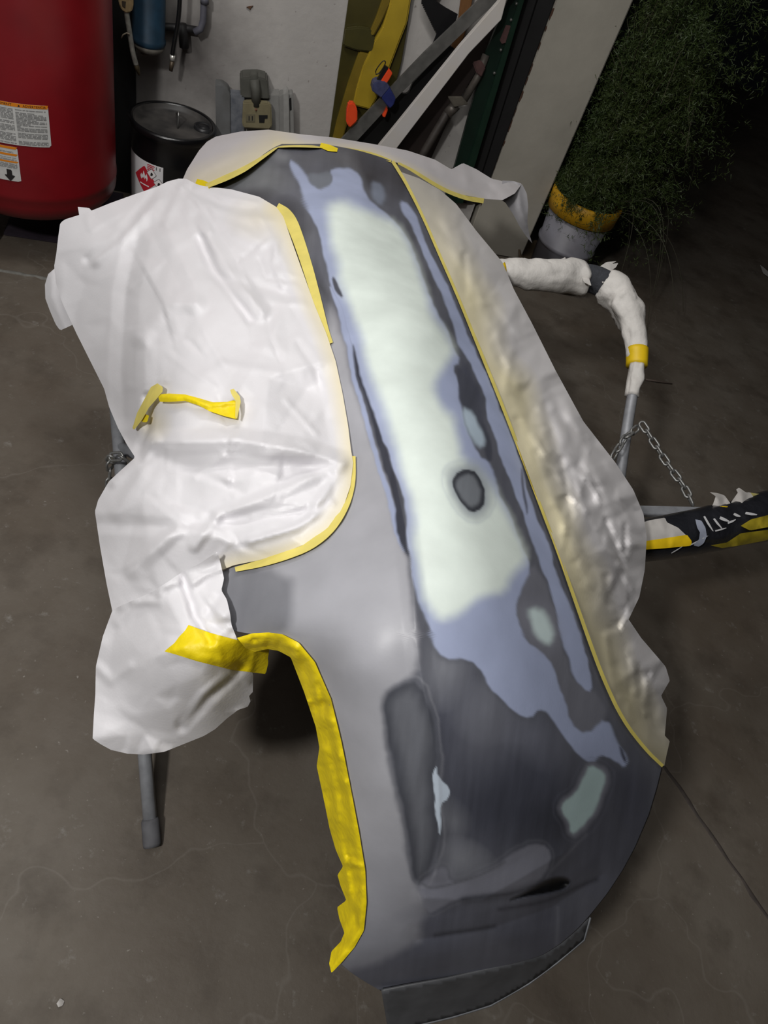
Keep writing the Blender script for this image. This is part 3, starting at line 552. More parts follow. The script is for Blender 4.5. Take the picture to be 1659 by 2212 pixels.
# ================================================================== tape strips
HY = lambda x, y: HP(x, y) - .0011 * np.maximum(0, seg_dist(x, y, Y_OUT) - 8)
Y_OUT = [(512, 1378), (545, 1368), (580, 1366), (610, 1370), (645, 1388), (680, 1430), (715, 1510), (737, 1600), (757, 1700), (776, 1800), (789, 1880), (792, 1950), (786, 2010), (766, 2046), (740, 2077), (716, 2102)]
Y_IN = [(711, 2082), (716, 2055), (736, 2034), (744, 2015), (733, 1985), (728, 1960), (748, 1945), (735, 1912), (729, 1890), (741, 1872), (725, 1835), (712, 1790), (697, 1715), (684, 1655), (690, 1615), (682, 1570), (657, 1495), (628, 1420), (602, 1406), (578, 1402), (550, 1408), (530, 1400)]
yt = thing('masking_tape', 'long crumpled bright yellow tape wrapping the curved inner edge of the bumper cover', 'tape', P(700, 1700, 0))
sheet('tape_strip', Y_OUT + Y_IN, HY, TAPE, yt, 5, [([(640, 1420), (680, 1560), (720, 1700), (745, 1850), (765, 1960)], .007, 12), ([(690, 1470), (705, 1560), (735, 1720)], -.005, 8), ([(530, 1390), (600, 1385), (640, 1400)], .006, 10), ([(735, 1780), (760, 1900), (770, 2000)], -.006, 8), ([(700, 1620), (740, 1640)], .004, 10)], ((34, .014), (15, .006)), 41, .006, edge_fix=Y_OUT, edge_w=16.)
wt = thing('masking_tape', 'short wide torn yellow tape joining the paper pouch to the inner edge', 'tape', P(480, 1400, 0))
HW = lambda x, y: HB(x, y)
sheet('tape_strip', [(407, 1350), (454, 1367), (509, 1382), (555, 1386), (582, 1403), (578, 1425), (580, 1430), (574, 1456), (500, 1447), (424, 1428), (380, 1414), (355, 1407), (368, 1396), (376, 1390), (388, 1374), (400, 1362)], HW, TAPE, wt, 6, [([(440, 1365), (470, 1400), (480, 1440)], .004, 14), ([(400, 1420), (500, 1430)], .003, 14), ([(555, 1390), (540, 1450)], .004, 10)], ((45, .002),), 43, .0135, base_relief=POUCH_RELIEF)
ts = thing('masking_tape', 'twisted scrap of yellow tape stuck on the middle of the largest paper sheet', 'tape', P(410, 870, 0))
HS = lambda x, y: HA(x, y)
sheet('tape_curl', [(326, 836), (340, 828), (352, 836), (351, 846), (338, 862), (322, 880), (308, 905), (290, 929), (286, 925), (296, 892), (312, 862)], HS, TAPE_PALE, ts, 4, [([(345, 835), (320, 870), (290, 925)], .010, 12)], (), 44, .030)
sheet('tape_strip', [(340, 852), (365, 850), (400, 852), (430, 860), (460, 869), (490, 868), (506, 864), (512, 870), (513, 885), (510, 905), (485, 899), (452, 888), (430, 876), (400, 866), (370, 868), (345, 868)], HS, TAPE, ts, 4, [([(345, 858), (400, 858), (450, 876), (510, 868)], .008, 9)], ((25, .004),), 45, .022)
sheet('tape_end', [(497, 842), (505, 840), (518, 856), (520, 868), (512, 905), (508, 903), (509, 866), (500, 852)], HS, TAPE_PALE, ts, 4, (), (), 46, .034)
sheet('tape_end', [(322, 898), (318, 912), (309, 912), (302, 908), (311, 893)], HS, TAPE, ts, 4, (), (), 47, .022)

# ================================================================== bumper stand
STEEL = mat('galvanized_steel', (158, 160, 165), .5, metal=.25, noise=.3, nscale=40)
RUBBER = mat('grey_rubber', (104, 104, 108), .75, noise=.3, nscale=40)
FOAM = mat('charcoal_foam', (60, 62, 68), .85, noise=.3, nscale=90, bump=.3, bscale=200)
WRAP = mat('wrap_paper', (214, 210, 205), .6, noise=.12, nscale=20, bump=.35, bscale=40)
def depth_px(px, py, h):
    r = rays(px, py); return (h - CAMH) / r[..., 2]
st = thing('bumper_stand', 'grey steel tube stand with paper wrapped padded arms carrying the bumper cover', 'stand', P(900, 1500, 0))
leg0, leg1 = P(329, 1826, .004), P(250, 880, .40)
tube('leg', [leg0 + (leg1 - leg0) * t for t in (0.0, .25, .5, .75, 1)], .0135, STEEL, st, 16)
d_ = (leg1 - leg0) / np.linalg.norm(leg1 - leg0)
lathe_pts = [leg0 + d_ * t for t in (-.002, .004, .045, .05)]
tube('foot_cap', lathe_pts, [.0165, .0175, .0172, .015], RUBBER, st, 16)
A1 = np.array([(1040, 592, .69), (1100, 592, .70), (1180, 598, .70), (1255, 596, .70), (1300, 608, .70), (1345, 645, .69), (1372, 700, .665), (1377, 760, .63), (1374, 810, .60), (1365, 860, .57), (1355, 920, .53), (1342, 1010, .47)])
def arm_pts(a, step=6):
    q = resample(smooth_poly(a * np.array([1, 1, 100.]), 3, False), step); q[:, 2] /= 100.; return q
qa = arm_pts(A1); p3 = P(qa[:, 0], qa[:, 1], qa[:, 2])
low = p3[-1] + (p3[-1] - p3[-6]) / np.linalg.norm(p3[-1] - p3[-6]) * (p3[-1][2] / max(.2, -(p3[-1] - p3[-6])[2] / np.linalg.norm(p3[-1] - p3[-6])))
low[2] = .012
tube('arm', np.vstack([p3, (p3[-1] + low) / 2, low]), .0135, STEEL, st, 14)
def wrap(name, q, i0, i1, half, m, amp, seed, seg=28):
    qq = q[i0:i1]; n = len(qq); c3 = P(qq[:, 0], qq[:, 1], qq[:, 2]); hw = np.interp(np.linspace(0, 1, n), np.linspace(0, 1, len(half)), half)
    R = hw / FPX * depth_px(qq[:, 0], qq[:, 1], qq[:, 2]); rg = np.random.default_rng(seed)
    tt_, aa = np.meshgrid(np.arange(n) * 6., np.arange(seg) * 230. / seg, indexing='ij')
    rel = amp * (.6 * facets(tt_.ravel(), aa.ravel(), 44, seed) + .5 * facets(tt_.ravel(), aa.ravel(), 20, seed + 1)).reshape(n, seg); rel[:, -1] = rel[:, 0]
    return tube(name, c3, R, m, st, seg, rel)
ix = lambda x, y: int(np.argmin(np.hypot(qa[:, 0] - x, qa[:, 1] - y)))
wrap('paper_wrap', qa, 0, ix(1262, 598), [29, 30, 32, 34, 33, 35], WRAP, .34, 51, 40)
wrap('foam_pad', qa, ix(1245, 596), ix(1325, 625), [28, 29, 29], FOAM, .03, 52)
wrap('paper_wrap', qa, ix(1302, 610), ix(1364, 862), [30, 37, 36, 33, 28, 22, 20, 19, 17, 15], WRAP, .4, 53, 40)
wrap('tape_band', qa, ix(1377, 752), ix(1375, 796), [23.5, 22.5], mat('band_tape', (238, 200, 26), .5, noise=.15, nscale=40), .05, 54)
wrap('tape_band', qa, 0, ix(1088, 592), [31, 30], mat('band_tape'), .03, 55)
def flap(name, poly, h, m, par, lift=0., cre=(), solid=0., crum=((18, .006),), seed=60):
    return sheet(name, poly, (lambda x, y: np.full(np.shape(x), float(h))) if not callable(h) else h, m, par, 4, cre, crum, seed, lift, None, solid)
flap('torn_edge', [(1292, 578), (1310, 566), (1332, 564), (1322, 570), (1336, 568), (1330, 578), (1318, 586), (1312, 606), (1300, 612), (1304, 590)], .705, WRAP, st, .03)
flap('torn_edge', [(1206, 562), (1222, 555), (1221, 566), (1246, 562), (1262, 578), (1272, 600), (1278, 618), (1262, 610), (1250, 585), (1230, 572)], .705, WRAP, st, .032, seed=61)
# second padded arm, running out to the right
A2 = np.array([(1340, 1172, .57), (1395, 1168, .57), (1500, 1150, .57), (1600, 1128, .57), (1700, 1104, .565), (1830, 1085, .55)])
H2 = [(1330, 44), (1395, 46), (1450, 48), (1520, 50), (1600, 50), (1660, 54), (1830, 54)]
q2 = arm_pts(A2); hw2 = np.interp(q2[:, 0], *np.array(H2).T); R2 = hw2 / FPX * depth_px(q2[:, 0], q2[:, 1], q2[:, 2])
n2 = len(q2); t2, a2 = np.meshgrid(np.arange(n2) * 6., np.arange(28) * 10., indexing='ij'); rel2 = .05 * facets(t2.ravel(), a2.ravel(), 30, 71).reshape(n2, 28); rel2[:, -1] = rel2[:, 0]
FILM = mat('black_foam_in_clear_film', (40, 41, 46), .3, spec=.6, noise=.35, nscale=30, coat=.8, bump=.35, bscale=45)
p2 = P(q2[:, 0], q2[:, 1], q2[:, 2])
tube('padded_arm', p2, R2, FILM, st, 28, rel2)
tube('frame_tube', [p2[0], (p2[0] + low) / 2 + np.array([-.05, 0, 0]), low], .0125, STEEL, st, 12)
def on_arm(name, poly, m, lift=.007, cre=(), crum=((20, .002),), seed=80, step=5):
    v, f = cdt(poly, step, seed); px, py = v[:, 0], v[:, 1]
    ax = p2[int(n2 * .75)] - p2[2]; ax = ax / np.linalg.norm(ax); R = np.interp(px, q2[:, 0], R2) + lift + crease_relief(px, py, cre)
    for s_, a_ in crum: R = R + a_ * facets(px, py, s_, seed)
    r = rays(px, py); rp = r - (r @ ax)[:, None] * ax; c0 = np.stack([np.interp(px, q2[:, 0], p2[:, k]) for k in range(3)], -1); w0 = CAM - c0; wp = w0 - (w0 @ ax)[:, None] * ax
    A = (rp * rp).sum(1); B = 2 * (rp * wp).sum(1); C_ = (wp * wp).sum(1) - R * R; t = (-B - np.sqrt(np.maximum(B * B - 4 * A * C_, 0))) / (2 * A)
    pt = CAM + r * t[:, None]
    return mesh_obj(name, pt, [k[::-1] for k in f], m, st, True)
GP = mat('grey_scrap_paper', (186, 182, 178), .6, noise=.12, nscale=20)
on_arm('paper_patch', [(1385, 1130), (1402, 1124), (1437, 1118), (1440, 1128), (1465, 1140), (1484, 1158), (1440, 1164), (1385, 1172)], GP)
on_arm('tape_patch', [(1385, 1170), (1440, 1162), (1484, 1155), (1495, 1170), (1492, 1179), (1440, 1184), (1385, 1188)], mat('band_tape'), .0085)
PRIM = mat('dried_primer', (150, 156, 172), .55, noise=.2, nscale=40)
on_arm('primer_smear', [(1502, 1122), (1515, 1124), (1524, 1140), (1527, 1158), (1520, 1174), (1510, 1181), (1497, 1178), (1510, 1165), (1512, 1150), (1506, 1140)], PRIM, .0085)
for k, (x0, y0, x1, y1, w) in enumerate([(1521, 1115, 1541, 1148, 4), (1542, 1120, 1560, 1142, 4), (1545, 1147, 1570, 1140, 3), (1555, 1118, 1575, 1126, 6), (1572, 1130, 1590, 1122, 4), (1585, 1110, 1600, 1116, 5), (1610, 1108, 1636, 1112, 5), (1490, 1178, 1530, 1157, 2.5), (1450, 1195, 1475, 1180, 2)]):
    dx, dy = x1 - x0, y1 - y0; L_ = math.hypot(dx, dy); nx, ny = -dy / L_ * w / 2, dx / L_ * w / 2
    on_arm('primer_smear', [(x0 + nx, y0 + ny), ((x0 + x1) / 2 + nx * 1.5, (y0 + y1) / 2 + ny * 1.3), (x1 + nx * .4, y1 + ny * .4), (x1 - nx * .4, y1 - ny * .4), ((x0 + x1) / 2 - nx * .8, (y0 + y1) / 2 - ny), (x0 - nx, y0 - ny)], mat('white_primer_drip', (196, 196, 198), .5), .0085, (), (), 81, 3)
on_arm('tape_patch', [(1535, 1178), (1570, 1172), (1600, 1152), (1662, 1144), (1740, 1130), (1740, 1142), (1662, 1166), (1600, 1178), (1560, 1184)], mat('olive_tape', (176, 158, 44), .45, noise=.4, nscale=30, coat=.5), .0085, (), ((16, .006),))
on_arm('tape_patch', [(1600, 1136), (1622, 1122), (1662, 1112), (1740, 1095), (1740, 1112), (1662, 1138), (1620, 1146)], mat('olive_tape'), .0085, (), ((16, .006),), 83)
flap('paper_scrap', [(1524, 1110), (1540, 1090), (1546, 1072), (1533, 1063), (1550, 1065), (1565, 1070), (1577, 1086), (1582, 1100), (1570, 1108), (1548, 1108)], .60, GP, st, .02, ((((1546, 1070), (1560, 1105)), .01, 12),))
flap('paper_scrap', [(1578, 1100), (1580, 1084), (1594, 1064), (1590, 1058), (1596, 1053), (1612, 1064), (1620, 1063), (1634, 1082), (1630, 1094), (1600, 1102)], .60, GP, st, .022, ((((1600, 1060), (1604, 1100)), .012, 12),), seed=63)
flap('tape_patch', [(1546, 1100), (1556, 1093), (1572, 1094), (1581, 1103), (1576, 1109), (1550, 1109)], .60, mat('band_tape'), st, .03, seed=64)
flap('paper_scrap', [(1620, 1064), (1660, 1070), (1740, 1080), (1740, 1098), (1660, 1090), (1636, 1084)], .60, mat('olive_paper', (186, 176, 110), .6, noise=.2, nscale=30), st, .02, seed=65)
# cross bar behind the padded arm
cb0, cb1 = P(1350, 1104, .50), P(1560, 1108, .50)
box('cross_bar', (cb0 + cb1) / 2, (cb1 - cb0) / 2, np.cross((cb1 - cb0) / np.linalg.norm(cb1 - cb0), up3) * .014, up3 * .006, STEEL, st, .002)
# inner frame below the bumper, reached by both arms and the leg
tube('frame_tube', [leg1, P(480, 800, .48), P(900, 640, .62), p3[0]], .0125, STEEL, st, 12)
tube('frame_tube', [leg0 + (leg1 - leg0) * .9, P(600, 1120, .45), P(1000, 1180, .5), p2[0]], .0125, STEEL, st, 12)

# ------------------------------------------------------------------ chains
def link_mesh(L_, W_, r, name='link'):
    a = np.linspace(0, 2 * math.pi, 17)[:-1]; s_ = (L_ - W_) / 2
    pts = np.array([(np.cos(t) * W_ / 2 + (s_ if np.cos(t) > 0 else -s_), np.sin(t) * W_ / 2, 0) for t in a])
    seg = 6; vs = []; n = len(pts); tg = np.roll(pts, -1, 0) - np.roll(pts, 1, 0); tg /= np.linalg.norm(tg, axis=1)[:, None]; z = np.array([0, 0, 1.])
    for i in range(n):
        w = np.cross(tg[i], z)
        for k in range(seg): vs.append(pts[i] + r * (math.cos(k * 2 * math.pi / seg) * w + math.sin(k * 2 * math.pi / seg) * z))
    fs = [[i * seg + k, i * seg + (k + 1) % seg, ((i + 1) % n) * seg + (k + 1) % seg, ((i + 1) % n) * seg + k] for i in range(n) for k in range(seg)]
    me = bpy.data.meshes.new(name); me.from_pydata([v.tolist() for v in vs], [], fs); me.polygons.foreach_set('use_smooth', [True] * len(fs)); return me
CHAINM = mat('dull_chain_steel', (150, 150, 148), .4, metal=.6, noise=.35, nscale=120)
def chain(root, path, L_, W_, r, twist0=0.8):
    me = link_mesh(L_, W_, r); me.materials.append(CHAINM); pitch = L_ - 2.6 * r
    q = resample(path, pitch); k = 0
    for a, b in zip(q[:-1], q[1:]):
        d = b - a; d /= np.linalg.norm(d); o = bpy.data.objects.new('link', me); COL.objects.link(o)
        R_ = Vector(d).to_track_quat('X', 'Z').to_matrix().to_4x4() @ Matrix.Rotation(twist0 + (k % 2) * math.pi / 2, 4, 'X')
        o.parent = root; o.matrix_parent_inverse = parent_inv(root); o.matrix_basis = Matrix.Translation(((a + b) / 2).tolist()) @ R_; k += 1
c1 = thing('chain', 'steel link chain strung between the wrapped arm tube and the cross bar', 'chain', P(1420, 1000, 0))
chain(c1, np.vstack([P(1322, 990, .53), P(1350, 945, .55), P(1378, 924, .56)]), .030, .0155, .0031)
chain(c1, np.vstack([P(1386, 914, .56), P(1440, 1000, .53), P(1478, 1052, .515), P(1496, 1090, .506)]), .030, .0155, .0031, .6)
c2 = thing('chain', 'short steel chain looped round the bare stand leg under the paper', 'chain', P(250, 1010, 0))
hx = float((leg0 + (leg1 - leg0) * .88)[2])
chain(c2, np.vstack([P(282, 1000, hx + .02), P(266, 985, hx + .035), P(250, 986, hx + .04), P(236, 988, hx + .02), P(238, 1010, hx - .02), P(236, 1032, hx - .05), P(236, 1056, hx - .08)]), .032, .017, .0028)

# ================================================================== red air tank
TR = .275; TOFF = .40
rh = rays(247., 200.)[:2]; rh = rh / np.linalg.norm(rh)
b0 = (WO + WN * TOFF)[:2]; w2 = WDIR[:2]; cr2 = lambda a, b: a[0] * b[1] - a[1] * b[0]
s_t = (TR - cr2(rh, b0)) / cr2(rh, w2); tc_ = b0 + w2 * s_t
TZ0 = .115
RED = mat('red_tank_paint', (122, 13, 22), .38, spec=.5, noise=.3, nscale=5, bump=.02, bscale=90)
tank = thing('air_tank', 'tall red steel compressor tank with warning labels standing by the wall', 'air tank', (*tc_, 0))
prof = [(.0, .0)] + [(TR * math.sin(a) , .11 - .11 * math.cos(a)) for a in np.linspace(.12, math.pi / 2, 12)] + [(TR, .13), (TR + .002, .135), (TR + .002, .15), (TR, .155), (TR, 1.5)] + [(TR * math.cos(a), 1.5 + .12 * math.sin(a)) for a in np.linspace(.1, math.pi / 2, 9)]
lathe('tank_body', prof, (tc_[0], tc_[1], TZ0), RED, tank, 72)
for k in range(3):
    a = math.radians(2 + 120 * k); c = np.array([tc_[0] + .2 * math.cos(a), tc_[1] + .2 * math.sin(a), .1065])
    t_ = np.array([-math.sin(a), math.cos(a), 0]); box('foot', c, np.array([math.cos(a), math.sin(a), 0]) * .03, t_ * .05, up3 * .0935, RED, tank, .004)
m0 = P(8, 509, 0); m0_s = float((m0 - WO) @ WDIR); m0_o = float((m0 - WO) @ WN)
plinth = wall_box('rubber_mat', m0_s, m0_s + .36, 0, .012, m0_o - .42, m0_o, mat('dark_purple_rubber', (46, 36, 48), .8, noise=.4, nscale=15), None, .003)
tag(plinth, 'dark purple rubber mat under the red tank', 'mat')
def cyl_az(center, r, px, py):   # where a view ray meets an upright cylinder: angle and height
    d = rays(px, py); o = CAM[:2] - center[:2]; a = d[:2] @ d[:2]; b = 2 * (o @ d[:2]); c = o @ o - r * r
    t = (-b - math.sqrt(max(0, b * b - 4 * a * c))) / (2 * a); p = CAM + d * t
    return math.atan2(p[1] - center[1], p[0] - center[0]), p[2]
def cyl_poly(name, uv, center, r, az0, z0, m, parent, step=.012, flip=1):
    """flat label art bent round an upright cylinder; uv in metres, u to the right as seen from outside"""
    v, f = cdt(np.array(uv) * 1000, step * 1000); v = v / 1000.
    a = az0 + v[:, 0] / r; pts = np.c_[center[0] + r * np.cos(a), center[1] + r * np.sin(a), z0 + v[:, 1]]
    return mesh_obj(name, pts, f, m, parent, True)
def text_geo(s_, size):
    cu = bpy.data.curves.new('t', 'FONT'); cu.body = s_; cu.size = size; cu.align_x = 'LEFT'; cu.resolution_u = 2
    o = bpy.data.objects.new('t', cu); COL.objects.link(o); dg = bpy.context.evaluated_depsgraph_get(); me = bpy.data.meshes.new_from_object(o.evaluated_get(dg))
    v = np.array([tuple(x.co) for x in me.vertices]); f = [list(p.vertices) for p in me.polygons]
    bpy.data.objects.remove(o); bpy.data.curves.remove(cu); bpy.data.meshes.remove(me); return v, f
def cyl_text(s_, size, u0, v0, width, center, r, az0, z0, m, parent, name='lettering'):
    v, f = text_geo(s_, size); w = v[:, 0].max() - v[:, 0].min(); v[:, 0] = (v[:, 0] - v[:, 0].min()) * (width / w)
    a = az0 + (u0 + v[:, 0]) / r; pts = np.c_[center[0] + r * np.cos(a), center[1] + r * np.sin(a), z0 + v0 + v[:, 1]]
    return mesh_obj(name, pts, f, m, parent, False)
def rect(u0, v0, u1, v1): return [(u0, v0), (u1, v0), (u1, v1), (u0, v1)]
LABEL = mat('label_white', (206, 206, 204), .5, noise=.1, nscale=60); ORANGE = mat('label_orange', (222, 132, 24), .5); INK = mat('label_ink', (34, 32, 32), .6); FINE = mat('label_fine_print', (128, 128, 128), .6)
azr, zt = cyl_az(tc_, TR, 103., 228.); _, zb = cyl_az(tc_, TR, 108., 318.)
azl, _ = cyl_az(tc_, TR, 1., 220.); W1 = TR * (azr - azl) ; H1 = zt - zb; W1x = W1 * 2.0
lab = cyl_poly('warning_label', rect(-W1x, -H1, 0, 0), tc_, TR + .0012, azr, zt, LABEL, tank)
hb = H1 * .085
cyl_poly('label_band', rect(-W1x, -hb, 0, 0), tc_, TR + .0018, azr, zt, ORANGE, lab)
cyl_text('ADVERTENCIA', hb * .9, -W1 * .55, -hb * .82, W1 * .5, tc_, TR + .0024, azr, zt, INK, lab)
cyl_text('AVERTISSEMENT', hb * .9, -W1 * 1.4, -hb * .82, W1 * .62, tc_, TR + .0024, azr, zt, INK, lab)
cyl_poly('warning_sign', [(-W1 * .66, -hb * .85), (-W1 * .60, -hb * .85), (-W1 * .63, -hb * .2)], tc_, TR + .0024, azr, zt, INK, lab, .004)
def fine_print(cols_, rows, v0, v1, center, r, az0, z0, par, seed):
    rg = np.random.default_rng(seed); vs = []; fs = []
    for (u0, u1) in cols_:
        for i in range(rows):
            y = v0 + (v1 - v0) * (i + .5) / rows; hgt = abs(v1 - v0) / rows * .27
            if rg.random() < .09: continue
            u = u0
            while u < u1:
                w = rg.uniform(.006, .02); e = min(u + w, u1); n = len(vs)
                for uu, vv in rect(u, y - hgt, e, y + hgt): a = az0 + uu / r; vs.append((center[0] + r * math.cos(a), center[1] + r * math.sin(a), z0 + vv))
                fs.append([n, n + 1, n + 2, n + 3]); u = e + rg.uniform(.0015, .003)
                if rg.random() < .05: break
    o = mesh_obj('fine_print', np.array(vs), fs, FINE, par, False); o['kind'] = 'stuff'; return o
fine_print([(-W1 * .72, -.008), (-W1 * 1.5, -W1 * .77)], 26, -hb * 1.5, -H1 * .97, tc_, TR + .0022, azr, zt, lab, 5)
azr2, zt2 = cyl_az(tc_, TR, 37., 318.); _, zb2 = cyl_az(tc_, TR, 45., 393.)
H2_ = zt2 - zb2; W2_ = W1 * .95
lab2 = cyl_poly('warning_label', rect(-W2_, -H2_, 0, 0), tc_, TR + .0012, azr2, zt2, LABEL, tank)
for t0, t1 in ((0, .07), (.2, .26), (.41, .46)):
    cyl_poly('label_band', rect(-W2_, -H2_ * t1, 0, -H2_ * t0), tc_, TR + .0018, azr2, zt2, ORANGE, lab2)
fine_print([(-W2_, -.012)], 4, -H2_ * .09, -H2_ * .18, tc_, TR + .0022, azr2, zt2, lab2, 6)
fine_print([(-W2_, -.006)], 5, -H2_ * .28, -H2_ * .40, tc_, TR + .0022, azr2, zt2, lab2, 7)
fine_print([(-W2_, -.006)], 5, -H2_ * .48, -H2_ * .62, tc_, TR + .0022, azr2, zt2, lab2, 8)
ua, va, sa = -.030, -H2_ * .83, .016
cyl_poly('arrow', [(ua - sa * .45, va + sa * 1.1), (ua - sa * .45, va), (ua - sa, va), (ua, va - sa * 1.2), (ua + sa, va), (ua + sa * .45, va), (ua + sa * .45, va + sa * 1.1)], tc_, TR + .0024, azr2, zt2, INK, lab2, .006)

# ================================================================== black pail
pc = P(374, 262, .375); PR_ = .150
BLACKP = mat('black_pail_enamel', (16, 16, 18), .28, spec=.5, noise=.2, nscale=20, coat=.4)
pail = thing('pail', 'black steel pail with flammable warning label standing against the wall', 'pail', (pc[0], pc[1], 0))
pr = PR_
lathe('pail_body', [(0, .0), (pr * .93, .0), (pr * .95, .004), (pr * .955, .26), (pr * .975, .272), (pr * .955, .284), (pr * .96, .345), (pr * .99, .352)], (pc[0], pc[1], 0), BLACKP, pail, 64)
LIDM = mat('dusty_black_lid', (30, 30, 32), .5, noise=.75, nscale=11, rgb2=(96, 92, 88))
lid = lathe('lid', [(0, .357), (pr * .2, .358), (pr * .86, .358), (pr * .90, .366), (pr * .93, .376)], (pc[0], pc[1], 0), LIDM, pail, 64)
lathe('lid_rim', [(pr * .93, .370), (pr * .95, .380), (pr * 1.0, .381), (pr * 1.035, .374), (pr * 1.03, .360), (pr * .985, .350)], (pc[0], pc[1], 0), BLACKP, lid, 64)
sp = P(440, 279, .358)
lathe('spout_cap', [(0, .012), (.017, .012), (.019, .006), (.028, .006), (.030, .012), (.035, .011), (.036, 0)], (sp[0], sp[1], .358), mat('black_cap', (32, 32, 34), .4), lid, 32)
hA, hB = P(384, 276, .36), P(381, 246, .365)
mid_ = (P(386, 250, .40))
tube('lid_handle', [hA, hA + (mid_ - hA) * .7 + up3 * .01, mid_ + up3 * .012, hB + (mid_ - hB) * .4 + up3 * .01, hB], .0035, mat('handle_wire', (150, 150, 148), .3, metal=.8), lid, 8)
pcx = np.array([pc[0], pc[1]]); rl = pr * .958
azR, zR = cyl_az(pcx, rl, 353., 357.); zR0 = zR; dv = CAM[:2] - pcx; azc = math.atan2(dv[1], dv[0])
azL = azc - 1.62; WL = (azR - azL) * rl; HL = .19
plab = cyl_poly('pail_label', rect(-WL, -HL, 0, 0), pcx, rl + .0012, azR, zR0, mat('pail_label_white', (222, 220, 222), .45, noise=.06, nscale=40), pail, .010)
REDL = mat('hazard_red', (196, 40, 54), .5, noise=.1, nscale=60); LW = mat('flame_white', (236, 230, 230), .5)
dA, dZ = cyl_az(pcx, rl, 312., 386.); du = (dA - azR) * rl; dzv = dZ - zR0; ds = .050
dia = cyl_poly('hazard_diamond', [(du - ds, dzv), (du, dzv - ds), (du + ds, dzv), (du, dzv + ds)], pcx, rl + .0018, azR, zR0, REDL, plab, .008)
fl_ = [(-.35, -.28), (-.5, .02), (-.34, .30), (-.28, .10), (-.16, .30), (-.10, .62), (.06, .34), (.10, .16), (.20, .30), (.24, .46), (.38, .12), (.36, -.14), (.22, -.30), (.28, -.08), (.12, .04), (.06, -.2), (-.04, .1), (-.14, -.16), (-.2, -.02)]
cyl_poly('flame', [(du + a * ds * .8, dzv + b * ds * .8 + .006) for a, b in fl_], pcx, rl + .0024, azR, zR0, LW, dia, .005)
cyl_poly('flame_bar', rect(du - ds * .42, dzv - ds * .45, du + ds * .42, dzv - ds * .36), pcx, rl + .0024, azR, zR0, LW, dia, .005)
for sx, sy in ((du + ds * .62, dzv + ds * .62), (du + ds * 1.18, dzv + ds * .06), (du + ds * .62, dzv - ds * .55 - .02)):
    q = ds * .42; g = cyl_poly('hazard_diamond', [(sx - q, sy), (sx, sy - q), (sx + q, sy), (sx, sy + q)], pcx, rl + .0018, azR, zR0, mat('pictogram_grey', (120, 116, 116), .5), plab, .006)
    q *= .86; h_ = cyl_poly('diamond_field', [(sx - q, sy), (sx, sy - q), (sx + q, sy), (sx, sy + q)], pcx, rl + .0022, azR, zR0, LW, g, .006)
    q *= .42; cyl_poly('pictogram', [(sx - q * .6, sy - q), (sx + q * .3, sy - q * .8), (sx + q * .8, sy), (sx + q * .2, sy + q), (sx - q * .5, sy + q * .5)], pcx, rl + .0026, azR, zR0, INK, g, .006)
fine = []
for i in range(4): cyl_poly('red_print', rect(-.062, -.018 - i * .006, -.030 - .004 * (i % 2), -.0145 - i * .006), pcx, rl + .0018, azR, zR0, REDL, plab, .006)
cyl_text('11', .017, -.026, -.026, .016, pcx, rl + .0018, azR, zR0, INK, plab)

# ================================================================== things on and against the back wall
bp = slab('black_board', [(225, -60), (288, -60), (291, 60), (294, 300), (292, 440), (225, 440)], .03, .025, mat('black_board_paint', (22, 22, 23), .7, noise=.3, nscale=20))
tag(bp, 'tall narrow black board between the red tank and the pail', 'board')
pipe = thing('air_pipe', 'dark horizontal pipe behind the blue filter with grey conduit elbow', 'pipe', Wl(400, 60, 0))
IRON = mat('black_iron', (30, 29, 30), .6, noise=.3, nscale=40)
tube('pipe_run', [Wl(294, 54, .025), Wl(310, 55, .025), Wl(395, 60, .025), Wl(428, 66, .025)], .012, IRON, pipe, 14)
tube('pipe_stub', [Wl(392, 52, .03), Wl(396, 75, .03), Wl(398, 102, .03)], .017, IRON, pipe, 14)
tube('conduit_elbow', [Wl(440, -60, .05), Wl(441, 0, .05), Wl(439, 45, .05), Wl(434, 62, .05), Wl(420, 70, .05)], .0115, mat('grey_conduit', (96, 96, 106), .5, noise=.3, nscale=30), pipe, 16)
tube('coupling', [Wl(442, -8, .05), Wl(442, 8, .05)], .0145, mat('grey_conduit'), pipe, 16)
BLUE = mat('blue_filter_paint', (30, 58, 78), .5, noise=.35, nscale=30)
ft = thing('air_filter', 'blue cylindrical air filter bowl hanging on the wall', 'air filter', Wl(322, 100, .1))
fb = Wl(321, 96, .11); fr = .0535
lathe('filter_bowl', [(0, -.012), (fr * .6, -.010), (fr * .97, .002), (fr * 1.06, .010), (fr * 1.06, .022), (fr, .028), (fr * .98, .35)], (fb[0], fb[1], fb[2]), BLUE, ft, 40)
lathe('filter_rim', [(fr * .55, -.022), (fr * .9, -.012), (fr * .99, -.002), (fr * .97, .003)], tuple(fb), mat('filter_rim_metal', (120, 116, 108), .5, noise=.3, nscale=50), ft, 40)
d1, d2 = Wl(313, 108, .125), Wl(335, 106, .125)
tube('drain_cap', [d1 + up3 * .02, d1 - up3 * .012], .014, mat('brown_cap', (74, 64, 56), .6), ft, 14)
tube('drain_pin', [d2 + up3 * .02, d2 - up3 * .012], .005, IRON, ft, 10)
def hose(name, label, path, off, r, m, fit, fr_, fm, extra=None):
    h = thing(name, label, 'hose', Wl(*path[-1], off)); pts = np.array([Wl(a, b, off) for a, b in smooth_poly(path, 2, False)]); tube('hose_line', pts, r, m, h, 12)
    fp = np.array([Wl(a, b, off) for a, b in fit]); tube('fitting', fp, fr_, fm, h, 10)
    return h
